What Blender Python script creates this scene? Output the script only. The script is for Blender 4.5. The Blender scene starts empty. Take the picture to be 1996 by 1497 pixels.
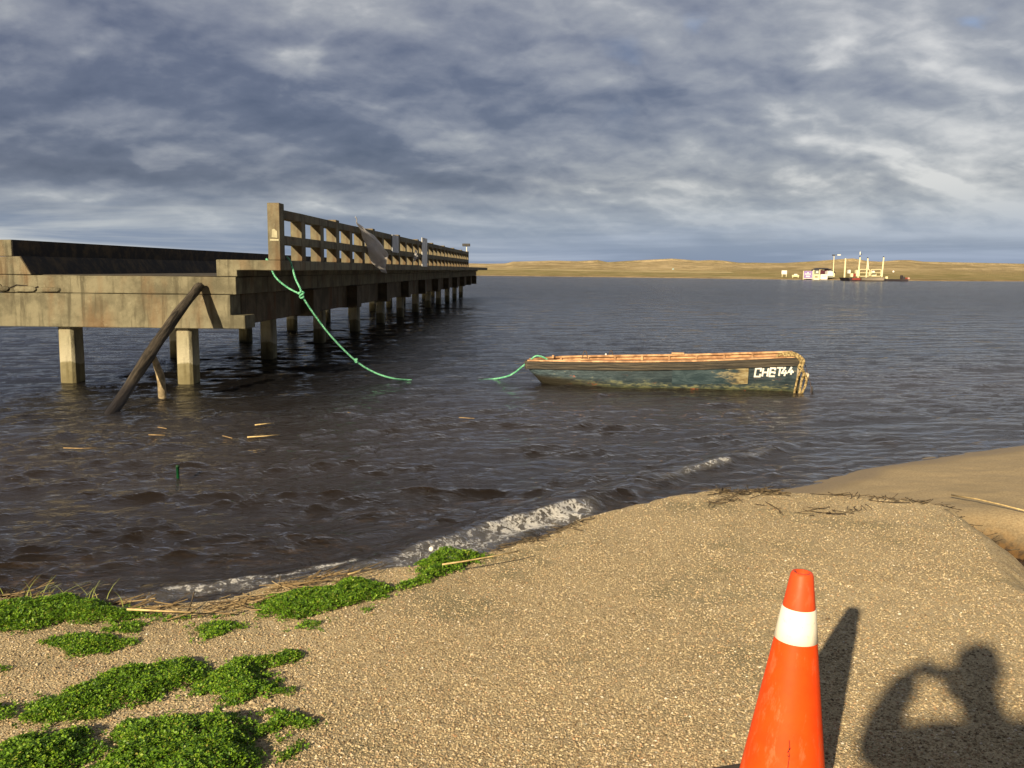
import bpy, bmesh, math, random
import numpy as np
from mathutils import Vector, Matrix
PI = math.pi
R = math.radians
SC = bpy.context.scene
COL = SC.collection
random.seed(4)

# ------------------------------------------------------------------ camera
CAMZ = 2.05; PITCH = R(7.26); ROLL = R(0.5); FPX = 1750.0
cd = bpy.data.cameras.new('camera'); cam = bpy.data.objects.new('camera', cd); COL.objects.link(cam)
fwd = Vector((0, math.cos(PITCH), -math.sin(PITCH)))
u0 = Vector((0, math.sin(PITCH), math.cos(PITCH))); r0 = Vector((1, 0, 0))
rt = r0 * math.cos(ROLL) + u0 * math.sin(ROLL); up = u0 * math.cos(ROLL) - r0 * math.sin(ROLL)
M = Matrix((rt, up, -fwd)).transposed().to_4x4(); M.translation = Vector((0, 0, CAMZ))
cam.matrix_world = M
cd.sensor_width = 36; cd.lens = FPX / 1996 * 36; cd.clip_start = 0.05; cd.clip_end = 9000
SC.camera = cam

# surveying helpers: where a sight line meets a level plane, or a plane at a given distance
def ray(x, y): return fwd * FPX + rt * (x - 998) - up * (y - 748.5)
def pz(x, y, z=0.0):
    d = ray(x, y); return Vector((0, 0, CAMZ)) + d * ((z - CAMZ) / d.z)
def pd(x, y, D):
    d = ray(x, y); return Vector((0, 0, CAMZ)) + d * (D / d.y)

# ------------------------------------------------------------------ sun, sky, exposure
EL = R(22.3); AZ = R(26.65)
SUND = Vector((math.sin(AZ) * math.cos(EL), math.cos(AZ) * math.cos(EL), -math.sin(EL)))
sl = bpy.data.lights.new('sun', 'SUN'); sl.energy = 4.6; sl.angle = R(0.9); sl.color = (1, .81, .53)
so = bpy.data.objects.new('sun', sl); COL.objects.link(so)
so.rotation_euler = SUND.to_track_quat('-Z', 'Y').to_euler(); so.location = (-10, -20, 20)
SC.view_settings.view_transform = 'Standard'; SC.view_settings.look = 'None'
SC.view_settings.exposure = 0.95; SC.view_settings.gamma = 1
SC.cycles.max_bounces = 6; SC.cycles.transparent_max_bounces = 12; SC.cycles.use_denoising = True

class NT:
    """tiny node-tree writer"""
    def __init__(s, tree): s.t = tree; s.n = tree.nodes; s.l = tree.links
    def node(s, typ, ins=None, **kw):
        n = s.n.new(typ)
        for k, v in kw.items(): setattr(n, k, v)
        for k, v in (ins or {}).items():
            if isinstance(v, bpy.types.NodeSocket): s.l.new(v, n.inputs[k])
            else: n.inputs[k].default_value = v
        return n
    def math(s, op, a, b=0.0, c=None, clamp=False):
        i = {0: a, 1: b}
        if c is not None: i[2] = c
        return s.node('ShaderNodeMath', i, operation=op, use_clamp=clamp).outputs[0]
    def noise(s, vec, scale, detail=4, rough=.55, dist=0.0, out=0, dim='3D'):
        n = s.node('ShaderNodeTexNoise', {'Vector': vec, 'Scale': scale, 'Detail': detail, 'Roughness': rough, 'Distortion': dist}, noise_dimensions=dim)
        return n.outputs[out]
    def rng(s, v, a, b, c=0.0, d=1.0, smooth=True):
        n = s.node('ShaderNodeMapRange', {'Value': v, 'From Min': a, 'From Max': b, 'To Min': c, 'To Max': d}, clamp=True)
        if smooth: n.interpolation_type = 'SMOOTHSTEP'
        return n.outputs[0]
    def mix(s, f, a, b, blend='MIX'):
        n = s.node('ShaderNodeMix', data_type='RGBA', blend_type=blend)
        for i, v in ((0, f), (6, a), (7, b)):
            if isinstance(v, bpy.types.NodeSocket): s.l.new(v, n.inputs[i])
            else: n.inputs[i].default_value = v if i == 0 else (*v, 1)
        return n.outputs[2]
    def ramp(s, f, stops):
        n = s.node('ShaderNodeValToRGB', {'Fac': f}); e = n.color_ramp.elements
        while len(e) < len(stops): e.new(.5)
        for q, (p, c) in zip(e, stops): q.position = p; q.color = (*c, 1)
        return n.outputs[0]
    def mapping(s, vec, scale=(1, 1, 1), loc=(0, 0, 0), rot=(0, 0, 0)):
        return s.node('ShaderNodeMapping', {'Vector': vec, 'Location': loc, 'Rotation': rot, 'Scale': scale}).outputs[0]

w = bpy.data.worlds.new('World'); SC.world = w; w.use_nodes = True
W = NT(w.node_tree); W.n.clear()
wout = W.node('ShaderNodeOutputWorld')
sky = W.node('ShaderNodeTexSky', sky_type='NISHITA', sun_disc=False, sun_elevation=EL, sun_rotation=R(180) + AZ)
tc = W.node('ShaderNodeTexCoord').outputs['Generated']
sp = W.node('ShaderNodeSeparateXYZ', {0: tc}); dx, dy, dz = sp.outputs
zc = W.math('ADD', W.math('MAXIMUM', dz, 0.0), .36)
pv = W.node('ShaderNodeCombineXYZ', {0: W.math('DIVIDE', dx, zc), 1: W.math('DIVIDE', dy, zc), 2: 0.0}).outputs[0]
pm = W.mapping(pv, scale=(.85, 1.0, 1), rot=(0, 0, R(-7)))
def cl(vec, sc=1.0): return W.noise(vec, 4.0 * sc, 6, .47, .3)
n0 = cl(pm); n1 = cl(W.node('ShaderNodeVectorMath', {0: pm, 1: (.025, -.065, 0)}, operation='ADD').outputs[0])
relief = W.math('SUBTRACT', n0, n1)                         # the side of each puff that faces the sun
f0 = W.noise(W.mapping(pv, scale=(1, 1.1, 1)), 13, 5, .55, .3)
f1 = W.noise(W.mapping(pv, scale=(1, 1.1, 1), loc=(.0, -.03, 0)), 13, 5, .55, .3)
relf = W.math('SUBTRACT', f0, f1)
big = W.noise(W.mapping(pv, scale=(.5, .8, 1), loc=(3.1, 1.7, 0)), 1.5, 3, .5)
az = W.math('DIVIDE', dx, W.math('ADD', W.math('ABSOLUTE', dy), .3))      # -.4 left .. +.45 right
br = W.math('MULTIPLY_ADD', relief, 1.2, .475)
br = W.math('MULTIPLY_ADD', relf, .38, br)
br = W.math('MULTIPLY_ADD', W.math('SUBTRACT', big, .5), 1.15, br)
br = W.math('MULTIPLY_ADD', W.rng(az, -.35, .45), .30, br)
br = W.math('MULTIPLY_ADD', W.rng(n0, .57, .68), .16, br)
band = W.math('MULTIPLY', W.math('MULTIPLY', W.rng(dz, .03, .10), W.rng(dz, .27, .13)), W.rng(az, .35, -.25))
br = W.math('MULTIPLY_ADD', band, -.17, br)
br = W.math('MULTIPLY_ADD', W.rng(dz, .20, .40), .20, br, clamp=True)
ccol = W.ramp(br, [(0, (.034, .041, .074)), (.28, (.062, .070, .106)), (.5, (.118, .125, .156)), (.72, (.19, .195, .212)), (1, (.36, .355, .35))])
# clear blue low on the right, pale streaks low on the left
st = W.noise(W.node('ShaderNodeCombineXYZ', {0: W.math('MULTIPLY', az, 2.2), 1: W.math('MULTIPLY', dz, 26.0), 2: 4.0}).outputs[0], 1.6, 6, .55, .4)
low = W.rng(dz, .005, .10, 1, 0)
left = W.rng(az, -.30, .12, 1, 0)
streak = W.math('MULTIPLY', W.rng(st, .40, .62), W.rng(dz, .02, .115, 1, 0))
lowc = W.mix(streak, (.105, .142, .215), W.mix(left, (.17, .21, .29), (.30, .32, .34)))
lc = W.math('MULTIPLY', W.rng(dz, .012, .10, 1, 0), W.rng(big, .25, .6, .75, 1.0))
ccol = W.mix(lc, ccol, lowc)
gap = W.math('MULTIPLY', W.rng(n0, .36, .26), W.rng(dz, .10, .3, .0, .8))
gap = W.math('MULTIPLY', gap, W.rng(az, .0, .3))
ccol = W.mix(gap, ccol, (.14, .22, .38))
skc = W.node('ShaderNodeVectorMath', {0: sky.outputs[0], 'Scale': .055}, operation='SCALE').outputs[0]
allc = W.mix(.12, ccol, skc)
allc = W.mix(W.rng(dy, .45, .05), allc, (.050, .055, .068))
allc = W.mix(W.rng(dz, -.002, -.03), allc, (.05, .045, .04))
bg = W.node('ShaderNodeBackground', {'Color': allc, 'Strength': 1.0})
W.l.new(bg.outputs[0], wout.inputs[0])

# ------------------------------------------------------------------ materials
def newmat(name):
    m = bpy.data.materials.new(name); m.use_nodes = True; T = NT(m.node_tree); T.n.clear()
    T.out = T.node('ShaderNodeOutputMaterial'); return m, T
def bump(T, h, strength, dist): return T.node('ShaderNodeBump', {'Height': h, 'Strength': strength, 'Distance': dist}).outputs[0]
def finish(T, col, rough=.8, normal=None, spec=.3, **kw):
    i = {'Base Color': col if isinstance(col, bpy.types.NodeSocket) else (*col, 1), 'Roughness': rough, 'Specular IOR Level': spec}
    if normal is not None: i['Normal'] = normal
    i.update(kw)
    b = T.node('ShaderNodeBsdfPrincipled', i); T.l.new(b.outputs[0], T.out.inputs[0]); return b

def simple(name, col, rough=.7, var=.25, scale=8, bs=.3, bd=.004, spec=.3, dark=None, **kw):
    m, T = newmat(name); o = T.node('ShaderNodeTexCoord').outputs['Object']
    n = T.noise(o, scale, 5); dk = dark or tuple(c * (1 - var) for c in col)
    c = T.mix(T.rng(n, .35, .65), dk, tuple(min(1, x * (1 + var * .4)) for x in col))
    finish(T, c, rough, bump(T, T.noise(o, scale * 5, 3), bs, bd), spec, **kw); return m

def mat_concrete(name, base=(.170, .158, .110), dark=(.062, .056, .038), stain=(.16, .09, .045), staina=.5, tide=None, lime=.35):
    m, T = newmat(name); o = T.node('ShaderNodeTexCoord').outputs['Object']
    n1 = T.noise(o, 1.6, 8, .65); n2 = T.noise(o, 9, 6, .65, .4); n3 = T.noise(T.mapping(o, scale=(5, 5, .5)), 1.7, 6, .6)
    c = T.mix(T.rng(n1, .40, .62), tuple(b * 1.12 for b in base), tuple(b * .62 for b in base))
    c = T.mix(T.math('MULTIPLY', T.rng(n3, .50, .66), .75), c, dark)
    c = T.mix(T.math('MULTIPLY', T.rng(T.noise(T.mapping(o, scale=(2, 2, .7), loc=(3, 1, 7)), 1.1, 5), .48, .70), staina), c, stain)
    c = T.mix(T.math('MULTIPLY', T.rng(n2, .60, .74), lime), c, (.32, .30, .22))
    if tide is not None:
        zz = T.node('ShaderNodeSeparateXYZ', {0: T.node('ShaderNodeNewGeometry').outputs['Position']}).outputs[2]
        wob = T.math('MULTIPLY_ADD', T.noise(o, 2.3, 3), .34, -.17)
        k = T.rng(T.math('ADD', zz, wob), tide - .01, tide + .02, 1, 0)
        c = T.mix(T.math('MULTIPLY', k, .62), c, (.13, .11, .05))
        k2 = T.math('MULTIPLY', T.rng(T.math('ADD', zz, wob), tide, tide + .5, 1, 0), .45)
        c = T.mix(T.math('MULTIPLY', k2, T.math('SUBTRACT', 1.0, k)), c, (.46, .43, .33))
    pits = T.node('ShaderNodeTexVoronoi', {'Vector': o, 'Scale': 34.0}).outputs['Distance']
    h = T.math('MULTIPLY_ADD', T.rng(pits, .05, .25), .4, T.math('ADD', T.noise(o, 28, 5, .7), T.math('MULTIPLY', n2, 1.2)))
    finish(T, c, .92, bump(T, h, .6, .012), .2); return m

MC = mat_concrete('concrete'); MCP = mat_concrete('pile_concrete', base=(.25, .235, .165), tide=.34, staina=.35)
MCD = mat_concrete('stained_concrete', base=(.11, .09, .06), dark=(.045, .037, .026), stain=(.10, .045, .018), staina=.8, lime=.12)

# ground: gravel, sand, wet sand
m, T = newmat('ground_gravel_and_sand'); MG = m
o = T.node('ShaderNodeNewGeometry').outputs['Position']
def attr(T, n): return T.node('ShaderNodeAttribute', attribute_name=n).outputs['Fac']
gr = attr(T, 'gravel'); wet = attr(T, 'wet')
def pebbles(T, o, sc, rnd=1.0):
    v = T.node('ShaderNodeTexVoronoi', {'Vector': o, 'Scale': sc, 'Randomness': rnd}); return v.outputs['Distance'], v.outputs['Color']
d1, c1 = pebbles(T, o, 118.0); d2, c2 = pebbles(T, o, 180.0)
s1 = T.node('ShaderNodeSeparateColor', {0: c1}).outputs; s2 = T.node('ShaderNodeSeparateColor', {0: c2}).outputs
stones = [(0, (.15, .115, .065)), (.13, (.27, .21, .12)), (.36, (.38, .30, .175)), (.62, (.45, .365, .22)), (.86, (.51, .43, .28)), (.95, (.38, .25, .13)), (1, (.68, .64, .52))]
g1 = T.ramp(s1[0], stones); g2 = T.ramp(s2[1], stones)
gmix = T.mix(T.rng(T.noise(o, 30, 2), .4, .6), g1, g2)
crev = T.rng(d1, .32, .62, 0, 1)
gmix = T.mix(T.math('MULTIPLY', crev, .30), gmix, (.19, .15, .09))
bigp = T.noise(T.mapping(o, scale=(1, 1.6, 1)), 1.5, 6, .62, .3)
gmix = T.mix(T.math('MULTIPLY', T.rng(bigp, .50, .68), .60), gmix, (.17, .155, .088))
gmix = T.mix(T.math('MULTIPLY', T.rng(T.noise(o, .8, 3), .45, .7), .22), gmix, (.54, .45, .30))
sn = T.noise(o, 60, 4, .7); sb = T.noise(o, 1.7, 5, .6)
sand = T.mix(T.rng(sn, .3, .7), (.27, .205, .12), (.42, .335, .205))
sand = T.mix(T.math('MULTIPLY', T.rng(sb, .5, .7), .35), sand, (.24, .19, .11))
sand = T.mix(T.math('MULTIPLY', wet, .6), sand, (.165, .122, .070))
ero = attr(T, 'erosion')
sand = T.mix(ero, sand, T.mix(T.rng(T.noise(o, 14, 4), .4, .6), (.030, .018, .010), (.105, .058, .020)))
col = T.mix(gr, sand, gmix)
h = T.math('MULTIPLY', T.math('SUBTRACT', 1.0, d1), gr)
h = T.math('MULTIPLY_ADD', T.math('SUBTRACT', 1.0, d2), T.math('MULTIPLY', gr, .5), h)
h = T.math('MULTIPLY_ADD', sn, T.math('SUBTRACT', 1.0, T.math('MULTIPLY', gr, .7)), h)
finish(T, col, T.rng(wet, 0, 1, .9, .6), bump(T, h, .8, .0042), .3)

MPEB, T = newmat('pebbles')
oi = T.node('ShaderNodeNewGeometry').outputs['Random Per Island']
finish(T, T.ramp(oi, [(0, (.12, .085, .05)), (.15, (.24, .18, .105)), (.4, (.36, .28, .17)), (.68, (.46, .375, .235)), (.86, (.55, .47, .32)), (.95, (.36, .21, .11)), (1, (.74, .70, .60))]), .8)

MLEAF, T = newmat('clover_leaf')
oi = T.node('ShaderNodeNewGeometry').outputs['Random Per Island']
lc_ = T.ramp(oi, [(0, (.030, .085, .010)), (.35, (.095, .205, .012)), (.75, (.165, .315, .020)), (.95, (.25, .38, .03)), (1, (.30, .30, .06))])
b = T.node('ShaderNodeBsdfPrincipled', {'Base Color': lc_, 'Roughness': .5, 'Specular IOR Level': .35})
tr = T.node('ShaderNodeBsdfTranslucent', {'Color': T.mix(.5, lc_, (.16, .30, .02))})
mx = T.node('ShaderNodeMixShader', {0: .28, 1: b.outputs[0], 2: tr.outputs[0]}); T.l.new(mx.outputs[0], T.out.inputs[0])
MSTRAW, T = newmat('dry_straw')
oi = T.node('ShaderNodeNewGeometry').outputs['Random Per Island']
finish(T, T.ramp(oi, [(0, (.07, .05, .03)), (.3, (.20, .14, .07)), (.75, (.20, .145, .075)), (1, (.36, .28, .16))]), .7)
MREED = simple('pale_reed', (.55, .42, .21), .6, .3, 20)
MBLADE = simple('grass_blade', (.22, .26, .06), .6, .3, 20)

# water: surface gloss over a peaty brown body that gets opaque with depth; foam where the wave breaks
m, T = newmat('water'); MW = m
o = T.node('ShaderNodeNewGeometry').outputs['Position']
dep = attr(T, 'depth'); fo = attr(T, 'foam'); lod = attr(T, 'lod')
h1 = T.noise(T.mapping(o, scale=(.75, 1.5, 1), rot=(0, 0, R(12))), 7.0, 5, .6, .4)
h2 = T.noise(T.mapping(o, scale=(.55, 1.2, 1), rot=(0, 0, R(-9))), 1.5, 7, .62, .5)
far = T.math('MULTIPLY_ADD', T.math('SUBTRACT', h2, .5), T.math('MULTIPLY', lod, .30), 0.0)
near = T.math('MULTIPLY_ADD', T.noise(T.mapping(o, scale=(.6, 1.4, 1), rot=(0, 0, R(-14))), 19.0, 4, .6, .5), .014, T.math('MULTIPLY', h1, .042))
bn = bump(T, T.math('ADD', near, far), 1.0, 1.0)
fn = T.noise(o, 34, 5, .68, .8); fn2 = T.noise(o, 8, 4, .6, .8)
warp = T.node('ShaderNodeVectorMath', {0: o, 1: T.node('ShaderNodeVectorMath', {0: T.noise(o, 9, 3, .6, 0, 1), 'Scale': .09}, operation='SCALE').outputs[0]}, operation='ADD').outputs[0]
rd = T.math('SUBTRACT', 1.0, T.math('ABSOLUTE', T.math('MULTIPLY_ADD', T.noise(warp, 11, 4, .6, .6), 2.0, -1.0)))
rd = T.rng(rd, .62, 1.0, 0, 1)
fsum = T.math('ADD', T.math('MULTIPLY', fn, .42), T.math('ADD', T.math('MULTIPLY', fn2, .32), T.math('MULTIPLY', rd, .24)))
fm = T.rng(T.math('MULTIPLY_ADD', T.math('SUBTRACT', fo, .9), .42, fsum), .485, .62)
fm = T.math('MAXIMUM', T.math('MULTIPLY', fm, .85), T.rng(fo, .3, .9, 0, .10))
fm = T.math('MULTIPLY', fm, T.rng(fo, .02, .12))
upn = T.node('ShaderNodeCombineXYZ', {0: 0.0, 1: 0.0, 2: 1.0}).outputs[0]       # light scattered back from below does not follow the ripples
body = T.node('ShaderNodeBsdfDiffuse', {'Color': T.mix(T.rng(dep, .35, 1.5), (.036, .027, .021), (.0095, .0095, .0110)), 'Normal': upn})
clear = T.node('ShaderNodeBsdfTransparent', {'Color': (.84, .74, .58, 1)})
op = T.math('SUBTRACT', 1.0, T.math('POWER', 2.718, T.math('MULTIPLY', dep, -3.0)))
under = T.node('ShaderNodeMixShader', {0: op, 1: clear.outputs[0], 2: body.outputs[0]})
gl = T.node('ShaderNodeBsdfGlossy', {'Color': (.93, .93, .95, 1), 'Roughness': T.rng(lod, 0, 1, .02, .14, False), 'Normal': bn})
fr = T.node('ShaderNodeFresnel', {'IOR': 1.50, 'Normal': bn})
ws = T.node('ShaderNodeMixShader', {0: fr.outputs[0], 1: under.outputs[0], 2: gl.outputs[0]})
fd = T.node('ShaderNodeBsdfPrincipled', {'Base Color': (.56, .56, .56, 1), 'Roughness': .5, 'Normal': bump(T, fn, .6, .015)})
wf = T.node('ShaderNodeMixShader', {0: fm, 1: ws.outputs[0], 2: fd.outputs[0]})
T.l.new(wf.outputs[0], T.out.inputs[0])

# dunes
m, T = newmat('dune_sand_and_marram'); MD = m
o = T.node('ShaderNodeNewGeometry').outputs['Position']
nn = T.noise(T.mapping(o, scale=(.6, 1.0, 1.5)), .045, 9, .68, .6); nf = T.noise(o, .5, 5, .7)
gk = T.rng(T.math('ADD', nn, T.math('MULTIPLY', nf, .35)), .60, .78)
sandc = T.mix(T.rng(T.noise(o, .2, 4), .35, .65), (.38, .295, .165), (.54, .43, .255))
c = T.mix(T.math('MULTIPLY', gk, .62), sandc, (.20, .165, .075))
flat = attr(T, 'flat')
grn = T.mix(T.rng(T.noise(o, .12, 5, .7), .38, .62), (.19, .175, .065), (.31, .25, .12))
c = T.mix(T.math('MULTIPLY', flat, .8), c, grn)
c = T.mix(attr(T, 'path'), c, (.50, .42, .25))
c = T.mix(attr(T, 'bank'), c, (.13, .085, .045))
finish(T, c, .95, bump(T, T.math('ADD', nf, T.math('MULTIPLY', T.noise(o, 2.5, 4), .5)), .9, .9), .1)

# ------------------------------------------------------------------ object helpers
def link(o, parent=None, name=None):
    COL.objects.link(o)
    if parent is not None: o.parent = parent
    return o
def mesh(name, V, F, mat, parent=None, smooth=False):
    me = bpy.data.meshes.new(name); me.from_pydata([tuple(v) for v in V], [], F)
    if mat: me.materials.append(mat)
    if smooth: me.polygons.foreach_set('use_smooth', [True] * len(me.polygons))
    me.update(); return link(bpy.data.objects.new(name, me), parent)
def npmesh(name, V, F, mat, smooth=True, attrs=None):
    """V (n,3), F (m,k) arrays: quick way for large sheets"""
    me = bpy.data.meshes.new(name); n, k = F.shape
    me.vertices.add(len(V)); me.vertices.foreach_set('co', V.astype(np.float32).ravel())
    me.loops.add(n * k); me.loops.foreach_set('vertex_index', F.astype(np.int32).ravel())
    me.polygons.add(n); me.polygons.foreach_set('loop_start', np.arange(0, n * k, k, dtype=np.int32))
    me.polygons.foreach_set('use_smooth', np.full(n, smooth))
    for a, d in (attrs or {}).items():
        at = me.attributes.new(a, 'FLOAT', 'POINT'); at.data.foreach_set('value', d.astype(np.float32).ravel())
    me.materials.append(mat); me.update(calc_edges=True); me.validate()
    return link(bpy.data.objects.new(name, me))
def tag(o, label=None, cat=None, group=None, kind=None):
    for k, v in (('label', label), ('category', cat), ('group', group), ('kind', kind)):
        if v: o[k] = v
    return o
def empty(name, loc=(0, 0, 0), rz=0.0):
    o = bpy.data.objects.new(name, None); o.empty_display_size = .2; o.location = loc; o.rotation_euler = (0, 0, rz); return link(o)

class MB:
    def __init__(s): s.V = []; s.F = []
    def add(s, V, F):
        b = len(s.V); s.V += [Vector(v) for v in V]; s.F += [tuple(i + b for i in f) for f in F]; return s
    def box(s, x0, x1, y0, y1, z0, z1):
        return s.add([(x, y, z) for z in (z0, z1) for y in (y0, y1) for x in (x0, x1)], [(0, 2, 3, 1), (4, 5, 7, 6), (0, 1, 5, 4), (1, 3, 7, 5), (3, 2, 6, 7), (2, 0, 4, 6)])
    def tube(s, P, r, n=8, caps=True):
        P = [Vector(p) for p in P]; m = len(P); rr = r if isinstance(r, (list, tuple)) else [r] * m
        t = (P[1] - P[0]).normalized(); a = t.orthogonal().normalized(); V = []
        for i in range(m):
            t2 = (P[min(i + 1, m - 1)] - P[max(i - 1, 0)])
            t2 = t2.normalized() if t2.length > 1e-9 else t
            a = (a - t2 * a.dot(t2)); a = a.normalized() if a.length > 1e-6 else t2.orthogonal().normalized(); bb = t2.cross(a)
            V += [P[i] + (a * math.cos(2 * PI * k / n) + bb * math.sin(2 * PI * k / n)) * rr[i] for k in range(n)]
        F = [(i * n + k, i * n + (k + 1) % n, (i + 1) * n + (k + 1) % n, (i + 1) * n + k) for i in range(m - 1) for k in range(n)]
        if caps: F += [tuple(range(n))[::-1], tuple((m - 1) * n + k for k in range(n))]
        return s.add(V, F)
    def lathe(s, prof, c=(0, 0, 0), n=48):
        c = Vector(c); V = [c + Vector((r * math.cos(2 * PI * k / n), r * math.sin(2 * PI * k / n), z)) for r, z in prof for k in range(n)]
        return s.add(V, [(i * n + k, i * n + (k + 1) % n, (i + 1) * n + (k + 1) % n, (i + 1) * n + k) for i in range(len(prof) - 1) for k in range(n)])
    def build(s, name, mat, parent=None, smooth=False, bevel=0):
        o = mesh(name, s.V, s.F, mat, parent, smooth)
        if bevel:
            b = o.modifiers.new('b', 'BEVEL'); b.width = bevel; b.segments = 2; b.limit_method = 'ANGLE'
        return o
def smooth_path(P, k=6):
    P = [Vector(p) for p in P]; out = []
    for i in range(len(P) - 1):
        a, b, c, d = P[max(i - 1, 0)], P[i], P[i + 1], P[min(i + 2, len(P) - 1)]
        for j in range(k):
            t = j / k
            out.append(.5 * ((2 * b) + (c - a) * t + (2 * a - 5 * b + 4 * c - d) * t * t + (3 * b - a - 3 * c + d) * t ** 3))
    return out + [P[-1]]

# numpy noise
_rs = np.random.RandomState(7); _G = _rs.rand(256, 256).astype(np.float32)
def vnoise(x, y):
    xi = np.floor(x).astype(np.int64); yi = np.floor(y).astype(np.int64); fx = x - xi; fy = y - yi
    fx = fx * fx * (3 - 2 * fx); fy = fy * fy * (3 - 2 * fy); g = lambda a, b: _G[a & 255, b & 255]
    return (g(xi, yi) * (1 - fx) + g(xi + 1, yi) * fx) * (1 - fy) + (g(xi, yi + 1) * (1 - fx) + g(xi + 1, yi + 1) * fx) * fy
def fbm(x, y, o=5, g=.5):
    s = 0; a = 1; t = 0
    for i in range(o): s = s + a * vnoise(x * 2 ** i + 17 * i, y * 2 ** i + 31 * i); t += a; a *= g
    return s / t
def sstep(a, b, x): t = np.clip((x - a) / (b - a), 0, 1); return t * t * (3 - 2 * t)
def seg_dist(x, y, P):
    """distance to polyline, side (+ = left of direction) and arc parameter"""
    best = np.full(x.shape, 1e9); sd = np.zeros(x.shape); par = np.zeros(x.shape)
    for i in range(len(P) - 1):
        ax, ay = P[i]; bx, by = P[i + 1]; ex, ey = bx - ax, by - ay; L2 = ex * ex + ey * ey
        t = np.clip(((x - ax) * ex + (y - ay) * ey) / L2, 0, 1); qx = x - ax - t * ex; qy = y - ay - t * ey
        d = np.hypot(qx, qy); m_ = d < best - 1e-9
        best = np.where(m_, d, best); sd = np.where(m_, np.sign(ex * qy - ey * qx), sd); par = np.where(m_, i + t, par)
    return best, sd, par
def inside(x, y, P):
    c = np.zeros(x.shape, bool); n = len(P)
    for i in range(n):
        x1, y1 = P[i]; x2, y2 = P[(i + 1) % n]
        if y1 == y2: continue
        c ^= ((y1 > y) != (y2 > y)) & (x < (x2 - x1) * (y - y1) / (y2 - y1) + x1)
    return c

# ------------------------------------------------------------------ ground
GZ = .45
EDGE = [(-60, 1.5), (-9, 3.4), (-5, 3.9), (-2.96, 4.15), (-2.47, 4.17), (-1.8, 4.10), (-1.45, 4.2), (-1.22, 4.40), (-.65, 4.69), (-.13, 4.97), (.2, 5.28), (.63, 5.81), (1.12, 6.27), (1.53, 6.46), (1.91, 6.49), (2.26, 6.42), (2.79, 6.3), (3.05, 6.1), (3.0, 5.72), (2.84, 5.2), (2.67, 4.72), (2.55, 4.1), (2.62, 2.5), (2.95, 0), (4, -6), (8, -60)]
EDGEP = EDGE + [(-60, -60)]
SHORE = [(-300, -6), (-60, 1.9), (-9, 3.9), (-5, 4.4), (-2.47, 4.72), (-1.3, 4.9), (-.5, 5.3), (.3, 5.9), (1.0, 6.75), (1.6, 7.4), (2.32, 8.1), (2.91, 8.54), (3.82, 9.33), (4.97, 10.01), (6.21, 10.66), (9.03, 11.97), (60, 34), (400, 150)]
def ground_z(x, y):
    x = np.asarray(x, float); y = np.asarray(y, float)
    ds, ss, _ = seg_dist(x, y, SHORE); sh = -ds * ss                 # + landward
    wig = (fbm(x * 2.1, y * 2.1) - .5) * .16 + (vnoise(x * 11, y * 11) - .5) * .035
    de, se, _ = seg_dist(x, y, EDGE); e = -de * se + wig              # + inside the gravel bank
    land = .125 * sh + (fbm(x * 1.3 + 5, y * 1.3, 4) - .5) * .07 * sstep(0, 1, sh)
    out = np.where(sh > 0, np.minimum(land, .33 + .004 * sh), np.where(sh > -2, .085 * sh, -.17 + .16 * (sh + 2)))
    out = np.maximum(out, -2.2)
    right = sstep(2.3, 2.75, x) * sstep(6.8, 6.2, y)
    gull = np.exp(-((((x - 3.46) / .36) ** 2 + ((y - 6.0) / .55) ** 2) ** 1.5))
    out = np.where(out > 0, out - gull * .22 - .15 * right * sstep(-1.5, -.5, e), out)
    plat = GZ + (fbm(x * .5, y * .5, 3) - .5) * .05 + (fbm(x * 6, y * 6, 3) - .5) * .012
    k = sstep(-.34 - .08 * right, .03, e)
    z = out * (1 - k) + plat * k; z = z - gull * .06
    far = sstep(225, 232, y - .0 * x)                                 # bed rises to the far shore
    z = np.where(far > 0, np.maximum(z, -2 * (1 - far) - .3 * far), z)
    gm = sstep(-.12, .04, e + .24 * right + (vnoise(x * 20, y * 20) - .5) * .08)
    return z, gm, sh, e, gull
def axis(a, b, st, lo, hi):
    v = list(np.arange(a, b + 1e-9, st)); d = st
    while v[-1] < hi: d *= 1.16; v.append(v[-1] + d)
    v[-1] = hi; d = st; pre = [v[0]]
    while pre[-1] > lo: d *= 1.16; pre.append(pre[-1] - d)
    pre[-1] = lo
    return np.array(pre[:0:-1] + v)
gx = axis(-4.5, 8, .022, -2500, 2500); gy = axis(2.3, 12.5, .022, -400, 3000)
X, Y = np.meshgrid(gx, gy); Z, gm, sh, e, gull = ground_z(X, Y)
wet = np.clip(sstep(.42, .08, sh + (vnoise(X * 1.7, Y * 1.7) - .5) * .25), 0, 1)
nx, ny = len(gx), len(gy)
def gridF(nx, ny):
    i = np.arange(nx * ny).reshape(ny, nx); return np.stack([i[:-1, :-1], i[:-1, 1:], i[1:, 1:], i[1:, :-1]], -1).reshape(-1, 4)
ero = np.clip(gull * 2.2 * (1 - gm * .3), 0, 1)
ero = np.maximum(ero, .6 * (1 - gm) * sstep(-.35, -.1, e) * (X > 2.2))
g = npmesh('ground', np.stack([X, Y, Z], -1).reshape(-1, 3), gridF(nx, ny), MG, True, {'gravel': gm, 'wet': wet, 'erosion': ero})
tag(g, kind='structure')
def on_ground(x, y, dz=0.0):
    d = ray(x, y); t = np.linspace(1.5, 14, 900) / d.y; X_ = d.x * t; Y_ = d.y * t; Z_ = CAMZ + d.z * t; h = ground_z(X_, Y_)[0] + dz; k = int(np.argmax(Z_ < h)); return Vector((X_[k], Y_[k], h[k]))
def gz(x, y): return float(ground_z(np.array([x]), np.array([y]))[0][0])

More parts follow.
